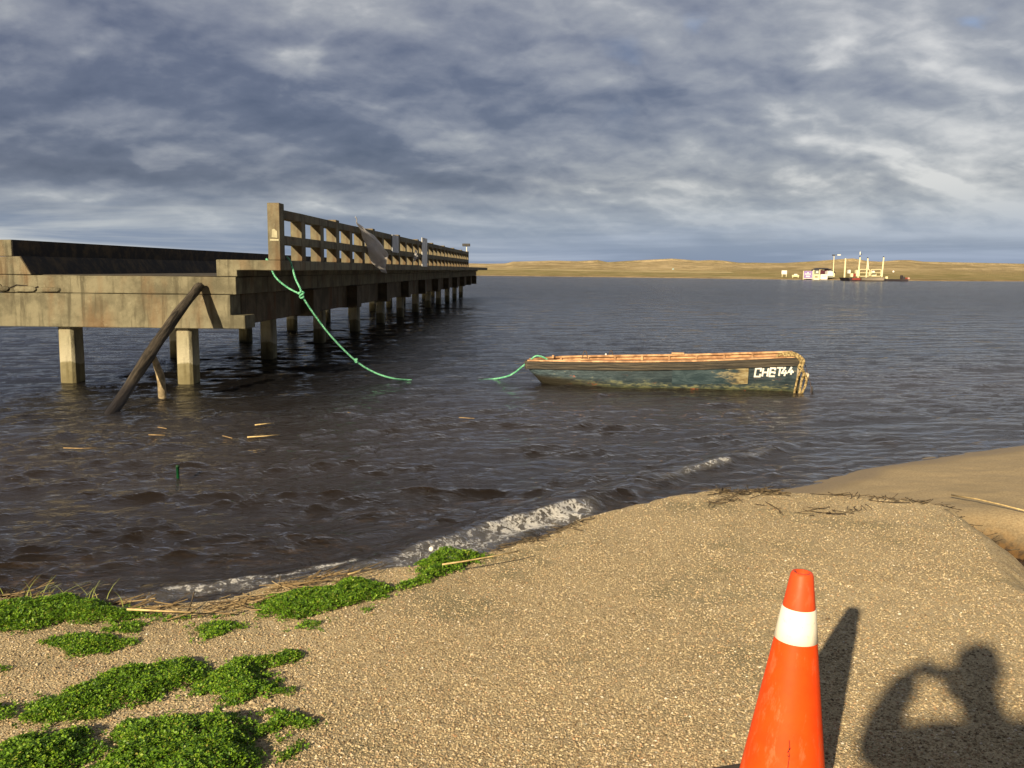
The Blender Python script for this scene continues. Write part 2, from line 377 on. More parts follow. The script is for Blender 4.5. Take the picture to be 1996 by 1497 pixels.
# loose pebbles lying on the bank
rs = np.random.RandomState(3); N = 150000
r_ = 2.2 + 5.2 * rs.rand(N * 2) ** 1.5; th = R(-36) + R(74) * rs.rand(N * 2); px_ = r_ * np.sin(th); py_ = r_ * np.cos(th)
zz, gmm, _, ee, _ = ground_z(px_, py_); ok = (ee > .03); px_, py_, zz = px_[ok][:N], py_[ok][:N], zz[ok][:N]; n = len(px_)
oct_ = np.array([(1, 0, 0), (.1, 1, .1), (-1, .1, 0), (0, -1, -.1), (.1, 0, 1), (0, .1, -1)], float)
F8 = np.array([(0, 1, 4), (1, 2, 4), (2, 3, 4), (3, 0, 4), (1, 0, 5), (2, 1, 5), (3, 2, 5), (0, 3, 5)])
size = .0018 + .0036 * rs.rand(n) ** 2.2; size = np.where(rs.rand(n) < .004, size * 2, size)
V = oct_[None] * (1 + .5 * (rs.rand(n, 6, 3) - .5)); V[:, :, 2] *= .62; V = V * size[:, None, None] * (1 + .5 * rs.rand(n, 1, 3))
a = rs.rand(n) * 2 * PI; ca, sa = np.cos(a)[:, None], np.sin(a)[:, None]
V = np.stack([V[:, :, 0] * ca - V[:, :, 1] * sa, V[:, :, 0] * sa + V[:, :, 1] * ca, V[:, :, 2]], -1)
V += np.stack([px_, py_, zz + size * .25], -1)[:, None]
p = npmesh('gravel', V.reshape(-1, 3), (F8[None] + (np.arange(n) * 6)[:, None, None]).reshape(-1, 3), MPEB, False)
tag(p, 'loose tan and white pebbles covering the bank', 'gravel', kind='stuff')

# ------------------------------------------------------------------ water
rad = [3.6]
while rad[-1] < 16: rad.append(rad[-1] + .0028 * rad[-1] + .003)
while rad[-1] < 700: rad.append(rad[-1] * 1.0042)
rad = np.array(rad)
an = np.concatenate([np.linspace(-110, -36, 90)[:-1], np.linspace(-36, 36, 560), np.linspace(36, 80, 60)[1:]]) * PI / 180
TH, RA = np.meshgrid(an, rad); X = RA * np.sin(TH); Y = RA * np.cos(TH)
gzv, _, shw, _, _ = ground_z(X, Y); depth = np.clip(-gzv, 0, 3)
rs = np.random.RandomState(11); H = np.zeros(X.shape); DX = np.zeros(X.shape); DY = np.zeros(X.shape)
spc = np.maximum(.0042 * RA, .02); gust = .55 + .9 * fbm(X * .16 + 3, Y * .3, 3)
calm = sstep(.05, 1.6, -shw) * .75 + .25
rip = .40 + 1.35 * sstep(.38, .62, fbm(X * .9 + Y * .25, Y * 2.3, 3, .6))
for i in range(84):
    lam = .13 * (2.3 / .13) ** (i / 83.0); k = 2 * PI / lam; th = -PI / 2 + .25 + rs.randn() * (.24 if lam > .22 else .40); cx, cy = math.cos(th), math.sin(th)
    amp = .0165 / k * (1.0 + .5 * rs.rand()) * (.40 if lam > .9 else .7 if lam > .5 else 1.35 if lam > .26 else 2.6); ph = k * (cx * X + cy * Y) + rs.rand() * 6.28
    wgt = amp * (rip if lam < .62 else 1) * np.clip((lam / spc - 2.6) / 2.5, 0, 1) * gust * (calm if lam > .3 else .35 + .65 * calm)
    H += wgt * np.cos(ph); DX -= .9 * wgt * cx * np.sin(ph); DY -= .9 * wgt * cy * np.sin(ph)
# swell running in along the shore
off = -shw; wob = 2.4 * fbm(X * .35, Y * .35, 3)
A = .026 * sstep(.6, 1.6, off) * sstep(9, 2.5, off) * sstep(.40, .62, fbm(X * .55 + 9, Y * .55 + 2, 2))
ph = 2 * PI * off / 1.25 + wob * 4
H += A * (np.exp(1.6 * (np.cos(ph) - 1)) * 1.3 - .35)
# the breaking wave
CR = [(-2.2, 5.25), (-1.43, 5.50), (-1.03, 5.86), (-.63, 6.36), (-.15, 6.9), (.46, 7.52), (.85, 7.85), (1.42, 8.56), (2.22, 9.42), (2.87, 10.0), (3.48, 10.64), (4.23, 11.18), (5.4, 12.0)]
dc, sc_, pc = seg_dist(X + .10 * (fbm(X * 3, Y * 3, 2) - .5), Y + .12 * (fbm(X * 1.3 + 7, Y * 1.3, 3) - .5), CR); dc = dc * sc_     # + seaward (left of direction)
hc = np.interp(pc, [0, 1, 2.2, 3, 4.5, 5.2, 6, 7, 8, 9, 10, 11, 12], [0, .02, .05, .085, .11, .115, .09, .09, .10, .08, .05, .03, 0])
H += hc * .85 * np.where(dc > 0, np.exp(-(dc / .30) ** 2), np.exp(-(dc / .10) ** 2))
fam = np.interp(pc, [0, 1.6, 2.2, 3, 4, 5, 5.6, 6.1, 6.6, 7.4, 8.0, 8.35, 8.7, 9.4, 9.6], [0, .3, .7, .85, .9, .9, .5, .1, .3, .82, .86, .4, .7, .5, 0])
fw_ = np.interp(pc, [0, 3, 5, 5.8, 7, 9], [.45, .58, .48, .24, .20, .14])
foam = fam * sstep(.02, -.05, dc) * sstep(-1, -.35, dc / fw_) * (.75 + .4 * fbm(X * 4, Y * 4, 3))
st1 = [tuple(pz(*q)[:2]) for q in ((330, 1152), (400, 1150), (480, 1137), (560, 1125), (620, 1113), (690, 1104))]
st2 = [tuple(pz(*q)[:2]) for q in ((220, 1168), (330, 1163), (430, 1152), (520, 1142), (640, 1128), (760, 1104), (840, 1082))]
st3 = [tuple(pz(*q)[:2]) for q in ((1540, 951), (1610, 936), (1700, 914), (1790, 898), (1850, 889), (1996, 869))]
st4 = [tuple(pz(*q)[:2]) for q in ((1040, 975), (1060, 968), (1090, 961))]
for P_, w_, s_ in ((st1, .07, .85), (st2, .10, .72), (st3, .022, .5), (st4, .02, .5)):
    d_, _, _ = seg_dist(X + .12 * (fbm(X * 4, Y * 4, 3) - .5), Y + .16 * (fbm(X * 3 + 4, Y * 3, 3) - .5), P_)
    foam = np.maximum(foam, s_ * np.exp(-(d_ / w_) ** 2))
H += foam * (.035 * (fbm(X * 9, Y * 9, 4) - .35) + .008 * vnoise(X * 30, Y * 30)) * sstep(.3, .7, foam)
depth = np.clip(depth + H * .6, 0, 3)
lod = sstep(14, 90, RA)
wv = npmesh('water', np.stack([X + DX, Y + DY, H], -1).reshape(-1, 3), gridF(len(an), len(rad)), MW, True, {'depth': depth, 'foam': foam, 'lod': lod})
tag(wv, kind='structure')
WFUNC = None

# ------------------------------------------------------------------ far shore: flats and dunes
ridge_px = [(-1500, 509), (0, 508), (400, 507), (700, 510), (900, 513), (950, 514), (985, 513.5), (1000, 510), (1080, 508), (1125, 509), (1165, 507), (1185, 511), (1215, 509), (1270, 506), (1310, 504), (1360, 508), (1385, 507), (1410, 508), (1440, 512), (1475, 512), (1500, 512.5), (1530, 512.5), (1590, 509), (1640, 505), (1662, 503.5), (1690, 508.5), (1715, 510), (1750, 507), (1775, 507), (1800, 510), (1850, 511), (1900, 512), (1996, 514), (2300, 512), (4000, 510)]
DR = 430.0
rx = np.array([pd(x, y, DR).x for x, y in ridge_px]); rz = np.array([pd(x, y, DR).z for x, y in ridge_px])
shx = np.array([-900, -60, -8.7, 30, 84, 118, 150, 900]); shy = np.array([330, 318, 300, 285, 250, 246, 262, 330.])
dxs = np.concatenate([np.linspace(-900, -60, 120)[:-1], np.arange(-60, 300, 1.0), np.linspace(300, 900, 80)]); dys = np.concatenate([np.arange(236, 300, .7), np.arange(300, 470, 1.4), np.linspace(471, 700, 30)])
X, Y = np.meshgrid(dxs, dys); so_ = Y - np.interp(X, shx, shy) - 2.5 * (fbm(X * .12, Y * .12, 3) - .5)
proj = X / Y * DR; top = np.interp(proj, rx, rz)
flatz = .35 + .9 * sstep(0, 60, so_)
n2_ = fbm(X * .028, Y * .022, 5, .55); n3_ = fbm(X * .09 + 4, Y * .09, 4, .55)
ri = 1 - np.abs(2 * fbm(X * .022 + 7, Y * .028, 4, .5) - 1)
t = sstep(300, DR, Y + 22 * (fbm(X * .02, Y * .0, 3) - .5))
body_ = (top - flatz) * t ** 1.1
mid = (top * .52) * (n2_ * .55 + ri * .55) * sstep(30, 85, so_) * (1 - sstep(DR - 45, DR, Y)) * .8
Z = flatz + np.maximum(body_ * (.72 + .28 * n2_ * t + .28 * (1 - t)) * (1 - .0 * t), mid) + (n3_ - .5) * .9 * sstep(40, 90, so_) * (1 - .7 * t)
Z = np.where(np.abs(Y - DR) < 12, np.maximum(Z, top * (1 - (np.abs(Y - DR) / 40) ** 2)), Z)
cap_ = CAMZ + (top - CAMZ) * Y / DR
Z = np.minimum(Z, np.where(Y > DR, top - (Y - DR) * .02, cap_))
Z = np.where(so_ < 0, np.maximum(-1.5, .35 + so_ * .5), Z)
flat = sstep(75, 40, so_ + 14 * (n2_ - .5)) * sstep(-.5, 1, so_)
path = np.exp(-((Z - np.interp(X, [-60, 60, 150], [1.1, 1.25, 1.2])) / .001) ** 2) * 0 + np.exp(-((so_ - np.interp(X, [-20, 30, 70, 150], [52, 52, 50, 62])) / 2.5) ** 2) * (X < 75)
path = np.maximum(path, np.exp(-(((X - 66) / 9) ** 2 + ((so_ - 6) / 8) ** 2)))
bank = np.exp(-((so_ - .2) / .9) ** 2) * .8
dn = npmesh('dunes', np.stack([X, Y, Z], -1).reshape(-1, 3), gridF(len(dxs), len(dys)), MD, True, {'flat': flat, 'path': np.clip(path, 0, 1), 'bank': bank})
tag(dn, kind='structure')

# ------------------------------------------------------------------ bridge (local frame: x across, y along, near end at y = 0)
BR = empty('concrete_bridge', (-6.76, 15.5, 0), -math.atan(.037))
tag(BR, 'weathered unfinished concrete bridge on square piles running out over the lagoon', 'bridge')
def rough(o, amp=.012, size=.35, cut=None, bevel=.018):
    b = o.modifiers.new('bevel', 'BEVEL'); b.width = bevel; b.segments = 2; b.limit_method = 'ANGLE'
    return o
def prism(name, prof, y0, y1, mat, parent, step=.6, jit=.0035, bevel=.015):
    """profile (x,z) extruded along y, corners slightly worn"""
    n = max(2, int((y1 - y0) / step)); P = []
    for i in range(len(prof)):
        a, b = prof[i], prof[(i + 1) % len(prof)]; k = max(1, int(math.hypot(b[0] - a[0], b[1] - a[1]) / .35))
        P += [(a[0] + (b[0] - a[0]) * j / k, a[1] + (b[1] - a[1]) * j / k) for j in range(k)]
    V = [(x + random.uniform(-jit, jit), y0 + (y1 - y0) * i / n + (random.uniform(-jit, jit)), z + random.uniform(-jit, jit)) for i in range(n + 1) for x, z in P]
    m_ = len(P); F = [(i * m_ + k, i * m_ + (k + 1) % m_, (i + 1) * m_ + (k + 1) % m_, (i + 1) * m_ + k) for i in range(n) for k in range(m_)]
    F += [tuple(range(m_))[::-1], tuple(n * m_ + k for k in range(m_))]
    o = mesh(name, V, F, mat, parent)
    if bevel:
        b = o.modifiers.new('b', 'BEVEL'); b.width = bevel; b.segments = 2; b.limit_method = 'ANGLE'; b.angle_limit = R(40)
    return o
L = 53.0
MPLS = simple('pale_plaster', (.42, .40, .28), .9)
MCRK = simple('dark_crack', (.03, .025, .02), .9)
prism('deck_slab', [(-2.80, 1.585), (2.03, 1.585), (2.03, 1.885), (-2.80, 1.885)], 0, L, MC, BR)
mrd, T = newmat('old_asphalt'); o = T.node('ShaderNodeTexCoord').outputs['Object']; n_ = T.noise(o, 3, 6, .65)
finish(T, T.mix(T.rng(n_, .35, .65), (.030, .027, .022), (.075, .062, .045)), .95, bump(T, T.noise(o, 60, 3), .6, .006))
prism('road_surface', [(-1.55, 1.889), (1.695, 1.889), (1.695, 1.897), (-1.55, 1.897)], .25, L - .2, mrd, BR, jit=.0, bevel=0)
prism('kerb', [(1.70, 1.89), (2.06, 1.89), (2.06, 2.0), (2.81, 2.0), (2.81, 2.175), (1.70, 2.175)], -.012, L + .9, MC, BR)
prism('kerb', [(-2.83, 1.89), (-1.53, 1.89), (-1.71, 2.2), (-2.83, 2.2)], -.012, L, MC, BR)
prism('parapet_wall', [(-2.25, 2.204), (-1.84, 2.204), (-1.84, 2.485), (-2.25, 2.485)], -.012, L - 8, MC, BR)
mshd, T = newmat('painted_shade'); o = T.node('ShaderNodeTexCoord').outputs['Object']; n_ = T.noise(o, 4, 6, .7)  # near-black sheets: shade of parapet and kerb inner faces put into colour
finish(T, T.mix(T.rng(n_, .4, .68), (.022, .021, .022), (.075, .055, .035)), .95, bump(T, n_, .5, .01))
prism('wall_shade', [(-1.838, 2.206), (-1.832, 2.204), (-1.832, 2.487), (-1.838, 2.487)], .004, L - 8.1, mshd, BR, jit=0, bevel=0)
prism('kerb_shade', [(-1.83, 2.202), (-1.708, 2.202), (-1.536, 1.899), (-1.526, 1.899), (-1.700, 2.208), (-1.83, 2.208)], .004, L - 8.1, mshd, BR, jit=0, bevel=0)
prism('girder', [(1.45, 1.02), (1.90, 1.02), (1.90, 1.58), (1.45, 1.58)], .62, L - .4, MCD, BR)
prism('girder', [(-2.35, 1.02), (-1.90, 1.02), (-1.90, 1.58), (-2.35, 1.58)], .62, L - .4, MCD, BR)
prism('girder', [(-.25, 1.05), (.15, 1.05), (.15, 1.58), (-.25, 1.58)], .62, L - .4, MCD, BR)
# bents: a cap beam on two chamfered piles each
def pile_mb(zb=-1.6, zt=1.0, w=.14, d=.20, c=.045):
    prof = [(-w + c, -d), (w - c, -d), (w, -d + c), (w, d - c), (w - c, d), (-w + c, d), (-w, d - c), (-w, -d + c)]
    mb = MB(); zs = [zb, 0, .25, .5, .75, zt]
    V = [(x + random.uniform(-.003, .003), y, z) for z in zs for x, y in prof]; m_ = 8
    mb.add(V, [(i * m_ + k, i * m_ + (k + 1) % m_, (i + 1) * m_ + (k + 1) % m_, (i + 1) * m_ + k) for i in range(len(zs) - 1) for k in range(m_)] + [tuple(range(8))[::-1], tuple(40 + k for k in range(8))])
    return mb
front = prism('pier_cap', [(-2.18, 1.0), (2.18, 1.0), (2.18, 1.235), (1.93, 1.235), (1.93, 1.578), (-2.18, 1.578)], .015, .55, MC, BR, step=.3); front.location.y = -.04
pile0 = None; cap1 = None
for k in range(12):
    yb = .015 + 4.62 * k
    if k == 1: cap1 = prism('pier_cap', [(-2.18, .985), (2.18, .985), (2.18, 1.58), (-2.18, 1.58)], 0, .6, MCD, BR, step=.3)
    if k >= 1:
        c_ = cap1 if k == 1 else cap1.copy()
        if k > 1: COL.objects.link(c_)
        c_.location = (0, yb - .1, .0 if k % 2 else -.004)
    for xx in (-1.05, 1.04):
        if pile0 is None: pile0 = q = pile_mb().build('pile', MCP, BR, bevel=.006)
        else: q = pile0.copy(); COL.objects.link(q)
        q.location = (xx, yb + .28, 0)
# broken lumps wedged under the deck at the near left end
for (x0, z0, sx, sz) in ((-2.19, 1.60, .26, .10), (-1.86, 1.585, .42, .12), (-1.42, 1.59, .40, .10)):
    bm = bmesh.new(); bmesh.ops.create_icosphere(bm, subdivisions=2, radius=1)
    for v in bm.verts: v.co = Vector((x0 + sx / 2 + v.co.x * sx / 2 * random.uniform(.9, 1.08), -.012 - abs(v.co.y) * .05 * (1 if v.co.y < 0 else -1), z0 + sz / 2 + max(-.8, min(.8, v.co.z * 1.3)) * sz / 2 * random.uniform(.9, 1.1)))
    me = bpy.data.meshes.new('broken_lump'); bm.to_mesh(me); bm.free(); me.materials.append(MC); link(bpy.data.objects.new('broken_lump', me), BR)
for pts in ([(-2.2, 1.70), (-2.08, 1.72), (-2.05, 1.66), (-1.98, 1.64)], [(-2.2, 1.66), (-2.05, 1.61), (-1.8, 1.715), (-1.62, 1.70), (-1.55, 1.64), (-1.42, 1.69)], [(-1.62, 1.69), (-1.60, 1.62)], [(-2.02, 1.66), (-2.0, 1.60)]):
    MB().tube([(x, -.006, z) for x, z in pts], [.016, .006] + [.012] * (len(pts) - 2), 5).build('crack', MCRK, BR)
# pierced railing on the right
RL = empty('railing', (0, 0, 0)); RL.parent = BR
x0, x1 = 2.60, 2.81; NB = 9; pit = 4.1
MB().box(x0, x1, -.004, .28, 2.177, 3.135).build('end_post', MC, RL, bevel=.012)
MB().add([(2.67, -.012, 2.56), (2.77, -.012, 2.55), (2.765, -.012, 2.66), (2.72, -.02, 2.70), (2.68, -.012, 2.69), (2.64, -.012, 2.50), (2.79, -.012, 2.50), (2.79, -.012, 2.53), (2.64, -.012, 2.53)], [(0, 1, 2, 3, 4), (5, 6, 7, 8)]).build('plaster_patch', MPLS, RL)
prism('top_rail', [(x0 + .004, 2.885), (x1 - .004, 2.885), (x1 - .004, 3.035), (x0 + .004, 3.035)], .282, NB * pit, MC, RL, step=1.0, jit=.004, bevel=.01)
prism('middle_rail', [(x0 + .006, 2.445), (x1 - .006, 2.445), (x1 - .006, 2.60), (x0 + .006, 2.60)], .282, NB * pit, MC, RL, step=1.0, jit=.004, bevel=.01)
main = MB().box(x0 - .004, x1 + .004, 0, .30, 2.177, 3.075).build('rail_post', MC, RL, bevel=.01); main.location = (0, pit, 0)
for k in range(2, NB + 1):
    q = main.copy(); COL.objects.link(q); q.location = (0, pit * k, 0)
sub = MB().box(x0 + .002, x1 - .002, 0, .28, 2.177, 2.884).build('baluster', MC, RL, bevel=.008); sub.location = (0, 1.37, 0)
for k in range(NB):
    for j in (1, 2):
        if k == 0 and j == 1: continue
        q = sub.copy(); COL.objects.link(q); q.location = (0, pit * k + j * 1.37 + (.03 if j == 2 else 0), 0)
# small lamp bracket on the last post
MDK = simple('dark_metal', (.045, .045, .05), .6); MWH = simple('white_paint', (.72, .72, .70), .5, .15)
lb = empty('bracket_lamp', BR.matrix_basis @ Vector((2.7, NB * pit + .2, 3.06)))
tag(lb, 'small dark lamp on a pale stub at the far end of the bridge railing', 'lamp')
MB().tube([(0, 0, 0), (0, 0, .42)], .03).build('stub', MWH, lb); MB().box(-.25, .2, -.1, .1, .30, .46).build('lamp_head', MDK, lb, bevel=.02)

# panels, sheet and rag hung on the railing: placed in bridge coordinates
def bw(x, y, z): return Matrix.Translation(BR.location) @ Matrix.Rotation(BR.rotation_euler.z, 4, 'Z') @ Vector((x, y, z))
MPAN = simple('grey_sheet_metal', (.36, .38, .42), .55, .2, 3, spec=.4); MPAL = simple('pale_board', (.62, .63, .64), .6, .2, 3)
def panel(name, y0, y1, z0, z1, mat, label):
    o = MB().box(-.012, .012, y0, y1, z0, z1).build(name, mat, None, bevel=.004)
    o.location = BR.location + Vector((0, 0, 0)); o.matrix_world = Matrix.Translation(BR.location) @ Matrix.Rotation(BR.rotation_euler.z, 4, 'Z') @ Matrix.Translation((2.835, 0, 0))
    tag(o, label, 'sign'); return o
panel('metal_panel', 11.0, 12.1, 2.52, 3.03, MPAN, 'small grey metal panel hung in front of the upper openings of the bridge railing')
panel('board_panel', 17.3, 18.7, 2.13, 3.17, MPAL, 'tall pale board fixed over the full height of the bridge railing')
mcl, T = newmat('dirty_white_cloth'); o = T.node('ShaderNodeTexCoord').outputs['Object']
finish(T, T.mix(T.rng(T.noise(o, 3, 4), .4, .65), (.85, .84, .83), (.66, .64, .62)), .7, bump(T, T.noise(T.mapping(o, scale=(1, 1, .3)), 14, 4), .5, .02))
b = T.n['Principled BSDF']; tr = T.node('ShaderNodeBsdfTranslucent', {'Color': (.88, .87, .88, 1)}); mx = T.node('ShaderNodeMixShader', {0: .65, 1: b.outputs[0], 2: tr.outputs[0]}); T.l.new(mx.outputs[0], T.out.inputs[0])
def cloth(name, path, widths, label, cat, th=.2):
    n = 26; m_ = 9; V = []
    for i in range(n):
        t = i / (n - 1) * (len(path) - 1); k = min(int(t), len(path) - 2); f = t - k
        c = Vector(path[k]).lerp(Vector(path[k + 1]), f); ww = widths[k] * (1 - f) + widths[k + 1] * f
        d = (Vector(path[k + 1]) - Vector(path[k])).normalized(); s = Vector((0, d.z, -d.y)).normalized()
        for j in range(m_):
            a = (j / (m_ - 1) - .5)
            fold = math.cos(j * 2.3 + i * .25) * ww * .16 + .02 * math.sin(i * 1.3)
            V.append(c + s * a * ww * (1 + .12 * math.sin(i * 1.9 + j * .5)) + Vector((th * (1 - (2 * a) ** 2) * ww * 2.2 + fold, 0, 0)))
    F = [(i * m_ + j, i * m_ + j + 1, (i + 1) * m_ + j + 1, (i + 1) * m_ + j) for i in range(n - 1) for j in range(m_ - 1)]
    o = mesh(name, [bw(*v) for v in V], F, mcl, None, True); s_ = o.modifiers.new('s', 'SOLIDIFY'); s_.thickness = .008
    sb = o.modifiers.new('ss', 'SUBSURF'); sb.levels = 1; sb.render_levels = 1
    tag(o, label, cat); return o
cloth('torn_sheet', [(2.80, 6.1, 3.26), (2.82, 6.25, 3.10), (2.86, 6.7, 2.92), (2.90, 7.6, 2.62), (2.90, 8.35, 2.38), (2.92, 8.6, 2.12), (2.96, 9.3, 1.93)], [.03, .06, .22, .52, .62, .30, .02], 'long torn white plastic sheet draped over the bridge railing', 'sheet')
cloth('grey_rag', [(2.86, 15.4, 2.66), (2.88, 15.25, 2.45), (2.86, 15.1, 2.28)], [.12, .2, .02], 'small grey rag hanging from the middle rail before the pale board', 'rag')

# ------------------------------------------------------------------ log and its prop
mwd, T = newmat('weathered_wood'); o = T.node('ShaderNodeTexCoord').outputs['Object']
so2 = T.mapping(o, scale=(9, 9, 1.1)); gn = T.noise(so2, 2.2, 7, .7, .6)
zz_ = T.node('ShaderNodeSeparateXYZ', {0: T.node('ShaderNodeNewGeometry').outputs['Position']}).outputs[2]
wd = T.mix(T.rng(gn, .36, .64), (.014, .012, .010), (.085, .070, .054)); k = T.rng(T.math('ADD', zz_, T.math('MULTIPLY', T.noise(o, 3, 3), .5)), .42, .72, .85, 0)
wd = T.mix(k, wd, (.018, .016, .018))
finish(T, wd, T.rng(k, 0, .8, .85, .45), bump(T, gn, 1.0, .04), .3)
def log(name, pts, rad_, mat, label, cat, rgh=.12, n=14):
    a = Vector(pts[0]); ob = empty('tmp'); bpy.data.objects.remove(ob)
    z = (Vector(pts[-1]) - a).normalized(); q = z.to_track_quat('Z', 'Y'); inv = q.inverted()
    P = smooth_path([inv @ (Vector(p) - a) for p in pts], 8); rr = np.interp(np.linspace(0, 1, len(P)), np.linspace(0, 1, len(rad_)), rad_)
    mb = MB().tube(P, list(rr), n)
    for i, v in enumerate(mb.V):
        k = i // n; j = i % n
        if k < len(P): c = P[k]; mb.V[i] = c + (v - c) * (1 + rgh * (math.sin(j * 2.4 + 1.3) * .6 + random.uniform(-.5, .5) + .5 * math.sin(k * .8 + j)))
    o = mb.build(name, mat, None, True); o.location = a; o.rotation_euler = q.to_euler(); tag(o, label, cat); return o
lb_ = pz(219, 803); ltop = pd(386, 562, 15.28); dirn = (lb_ - ltop).normalized()
log('driftwood_log', [lb_ + dirn * .9 - Vector((.12, 0, 0)), lb_, lb_.lerp(ltop, .35) + Vector((.0, 0, .04)), lb_.lerp(ltop, .7) + Vector((-.02, 0, .03)), ltop, ltop - dirn * .06], [.04, .075, .086, .080, .070, .052], mwd, 'thick dark driftwood log leaning against the bridge deck from the water', 'log')
s0 = pz(317, 779); log('wooden_stake', [s0 - Vector((0, 0, .6)), s0, pd(313, 735, 13.8), pd(303, 706, 13.75), pd(298, 690, 13.75)], [.07, .062, .062, .05, .035], simple('pale_wood', (.30, .24, .15), .85, .45, 9, .8, .02), 'thin bent wooden stake standing in the water behind the log', 'stake', .06, 10)

# ------------------------------------------------------------------ boat (local: x from bow to stern, -y is the near side)
bow = pd(1035, 740, 16.42); bow.z = 0; stern = pd(1550, 740, 15.78); stern.z = 0
BT = empty('rowing_boat', bow, math.atan2(stern.y - bow.y, stern.x - bow.x)); LB = (stern - bow).length
tag(BT, 'old blue wooden boat with peach interior moored on the water, lettered CHBT44', 'boat')
XS = [0, .22, .55, 1.1, 1.9, 3.0, 4.0, LB]; BS = [.16, .30, .43, .55, .62, .62, .57, .50]; ZS = [.405, .42, .438, .452, .472, .512, .570, .612]; KS = [.20, -.03, -.12, -.16, -.18, -.18, -.16, -.14]
ip = lambda x, T_: float(np.interp(x, XS, T_))
def sec(x, z):
    b, zg, zk = ip(x, BS), ip(x, ZS), ip(x, KS); c = max(-1, min(1, 1 - (z - zk) / (zg - zk))); a = math.acos(max(0, c)); return b * math.sin(a) ** .62
def hp(x, t, side, inset=0.0):
    zg, zk = ip(x, ZS), ip(x, KS); a = t * PI / 2; z = zk + (zg - zk) * (1 - math.cos(a)); y = max(0, ip(x, BS) * max(0, math.sin(a)) ** .62 - inset)
    return Vector((x + (0 if x > .01 else -.0) - (.05 * t if x < .01 else 0), side * y, z + inset * .8 * (1 - t)))
mh, T = newmat('worn_blue_paint'); o = T.node('ShaderNodeTexCoord').outputs['Object']; xyz = T.node('ShaderNodeSeparateXYZ', {0: o}).outputs
n1 = T.noise(T.mapping(o, scale=(1, 1, 3)), 3.2, 7, .68, .5); n2 = T.noise(T.mapping(o, scale=(1.2, 1, 4)), 7, 6, .7, .3); n3 = T.noise(T.mapping(o, loc=(4, 2, 1), scale=(1, 1, 2.6)), 2.6, 5, .6)
c = T.mix(T.rng(n1, .35, .65), (.014, .026, .036), (.034, .054, .068))
c = T.mix(T.math('MULTIPLY', T.rng(xyz[0], .2, 2.6, 1, 0), T.rng(n2, .4, .6)), c, (.055, .085, .105))
alg = T.rng(T.math('ADD', xyz[2], T.math('MULTIPLY_ADD', n1, -.35, .175)), .02, .17, 1, 0)
c = T.mix(T.math('MULTIPLY', alg, T.rng(n2, .42, .60)), c, (.19, .20, .11)); c = T.mix(T.math('MULTIPLY', T.rng(xyz[2], .0, .07, 1, 0), .75), c, (.05, .06, .03))
red = T.math('MULTIPLY', T.rng(n3, .585, .62), T.math('MULTIPLY', T.rng(xyz[2], .26, .14), T.rng(n2, .42, .56))); c = T.mix(red, c, (.48, .12, .045))
c = T.mix(T.math('MULTIPLY', T.rng(n2, .64, .70), .7), c, (.42, .36, .22))
drk = T.math('MULTIPLY', T.rng(xyz[0], 2.0, .5), T.rng(T.math('MULTIPLY_ADD', xyz[0], .05, xyz[2]), .22, .12)); c = T.mix(drk, c, (.022, .020, .014))
finish(T, c, .55, bump(T, T.math('ADD', n2, T.noise(T.mapping(o, scale=(.6, 1, 10)), 3, 3)), .5, .02), .35)
MPCH = simple('peach_paint', (.50, .31, .17), .6, .35, 6, .5, .01, dark=(.26, .14, .07))
mr, T = newmat('black_rubber'); o = T.node('ShaderNodeTexCoord').outputs['Object']
rn = T.noise(T.mapping(o, scale=(.5, 1, 12)), 4, 6, .65); finish(T, T.mix(T.rng(rn, .4, .68), (.030, .028, .026), (.10, .085, .062)), .75, bump(T, rn, .6, .02), .3)
xs = list(np.linspace(0, .6, 9)) + list(np.linspace(.8, LB, 22)); NTt = 10
def shell(name, inset, mat, tmin=0.0):
    V = []; m_ = 2 * NTt + 1
    for x in xs:
        xx = min(max(x, inset), LB - inset) if inset else x
        for j in range(-NTt, NTt + 1):
            v = hp(xx, abs(j) / NTt, -1 if j < 0 else 1, inset); 
            if inset: v.x = xx - (.05 * abs(j) / NTt if x < .01 else 0); v.z = max(v.z, .05)
            V.append(v)
    F = [(i * m_ + k, i * m_ + k + 1, (i + 1) * m_ + k + 1, (i + 1) * m_ + k) for i in range(len(xs) - 1) for k in range(m_ - 1)]
    F += [tuple(range(m_)), tuple((len(xs) - 1) * m_ + k for k in range(m_))[::-1]]
    return mesh(name, V, F, mat, BT, True)
hull = shell('hull', 0, mh); shell('interior', .03, MPCH)
def strip(name, mat, sect, xa=0.0, xb=LB, side=(-1, 1)):
    """cross-section (outward, up) relative to the gunwale, swept along each side"""
    for s in side:
        V = []; X_ = [x for x in xs if xa - 1e-6 <= x <= xb + 1e-6]; m_ = len(sect)
        for x in X_:
            zg = ip(x, ZS)
            for ox, oz in sect: V.append((x - (.05 if x < .01 else 0), s * (ip(x, BS) + ox), zg + oz))
        F = [(i * m_ + k, i * m_ + (k + 1) % m_, (i + 1) * m_ + (k + 1) % m_, (i + 1) * m_ + k) for i in range(len(X_) - 1) for k in range(m_)]
        F += [tuple(range(m_))[::-1], tuple((len(X_) - 1) * m_ + k for k in range(m_))]
        if s < 0: F = [f[::-1] for f in F]
        mesh(name, V, F, mat, BT)
strip('rubbing_strake', mr, [(-.006, -.005), (.022, -.01), (.036, -.025), (.036, -.045), (.024, -.052), (.036, -.06), (.036, -.09), (.024, -.096), (.036, -.102), (.030, -.142), (.0, -.152), (-.012, -.152)])
strip('gunwale', MPCH, [(.014, -.003), (.012, .018), (-.075, .022), (-.075, -.012)])
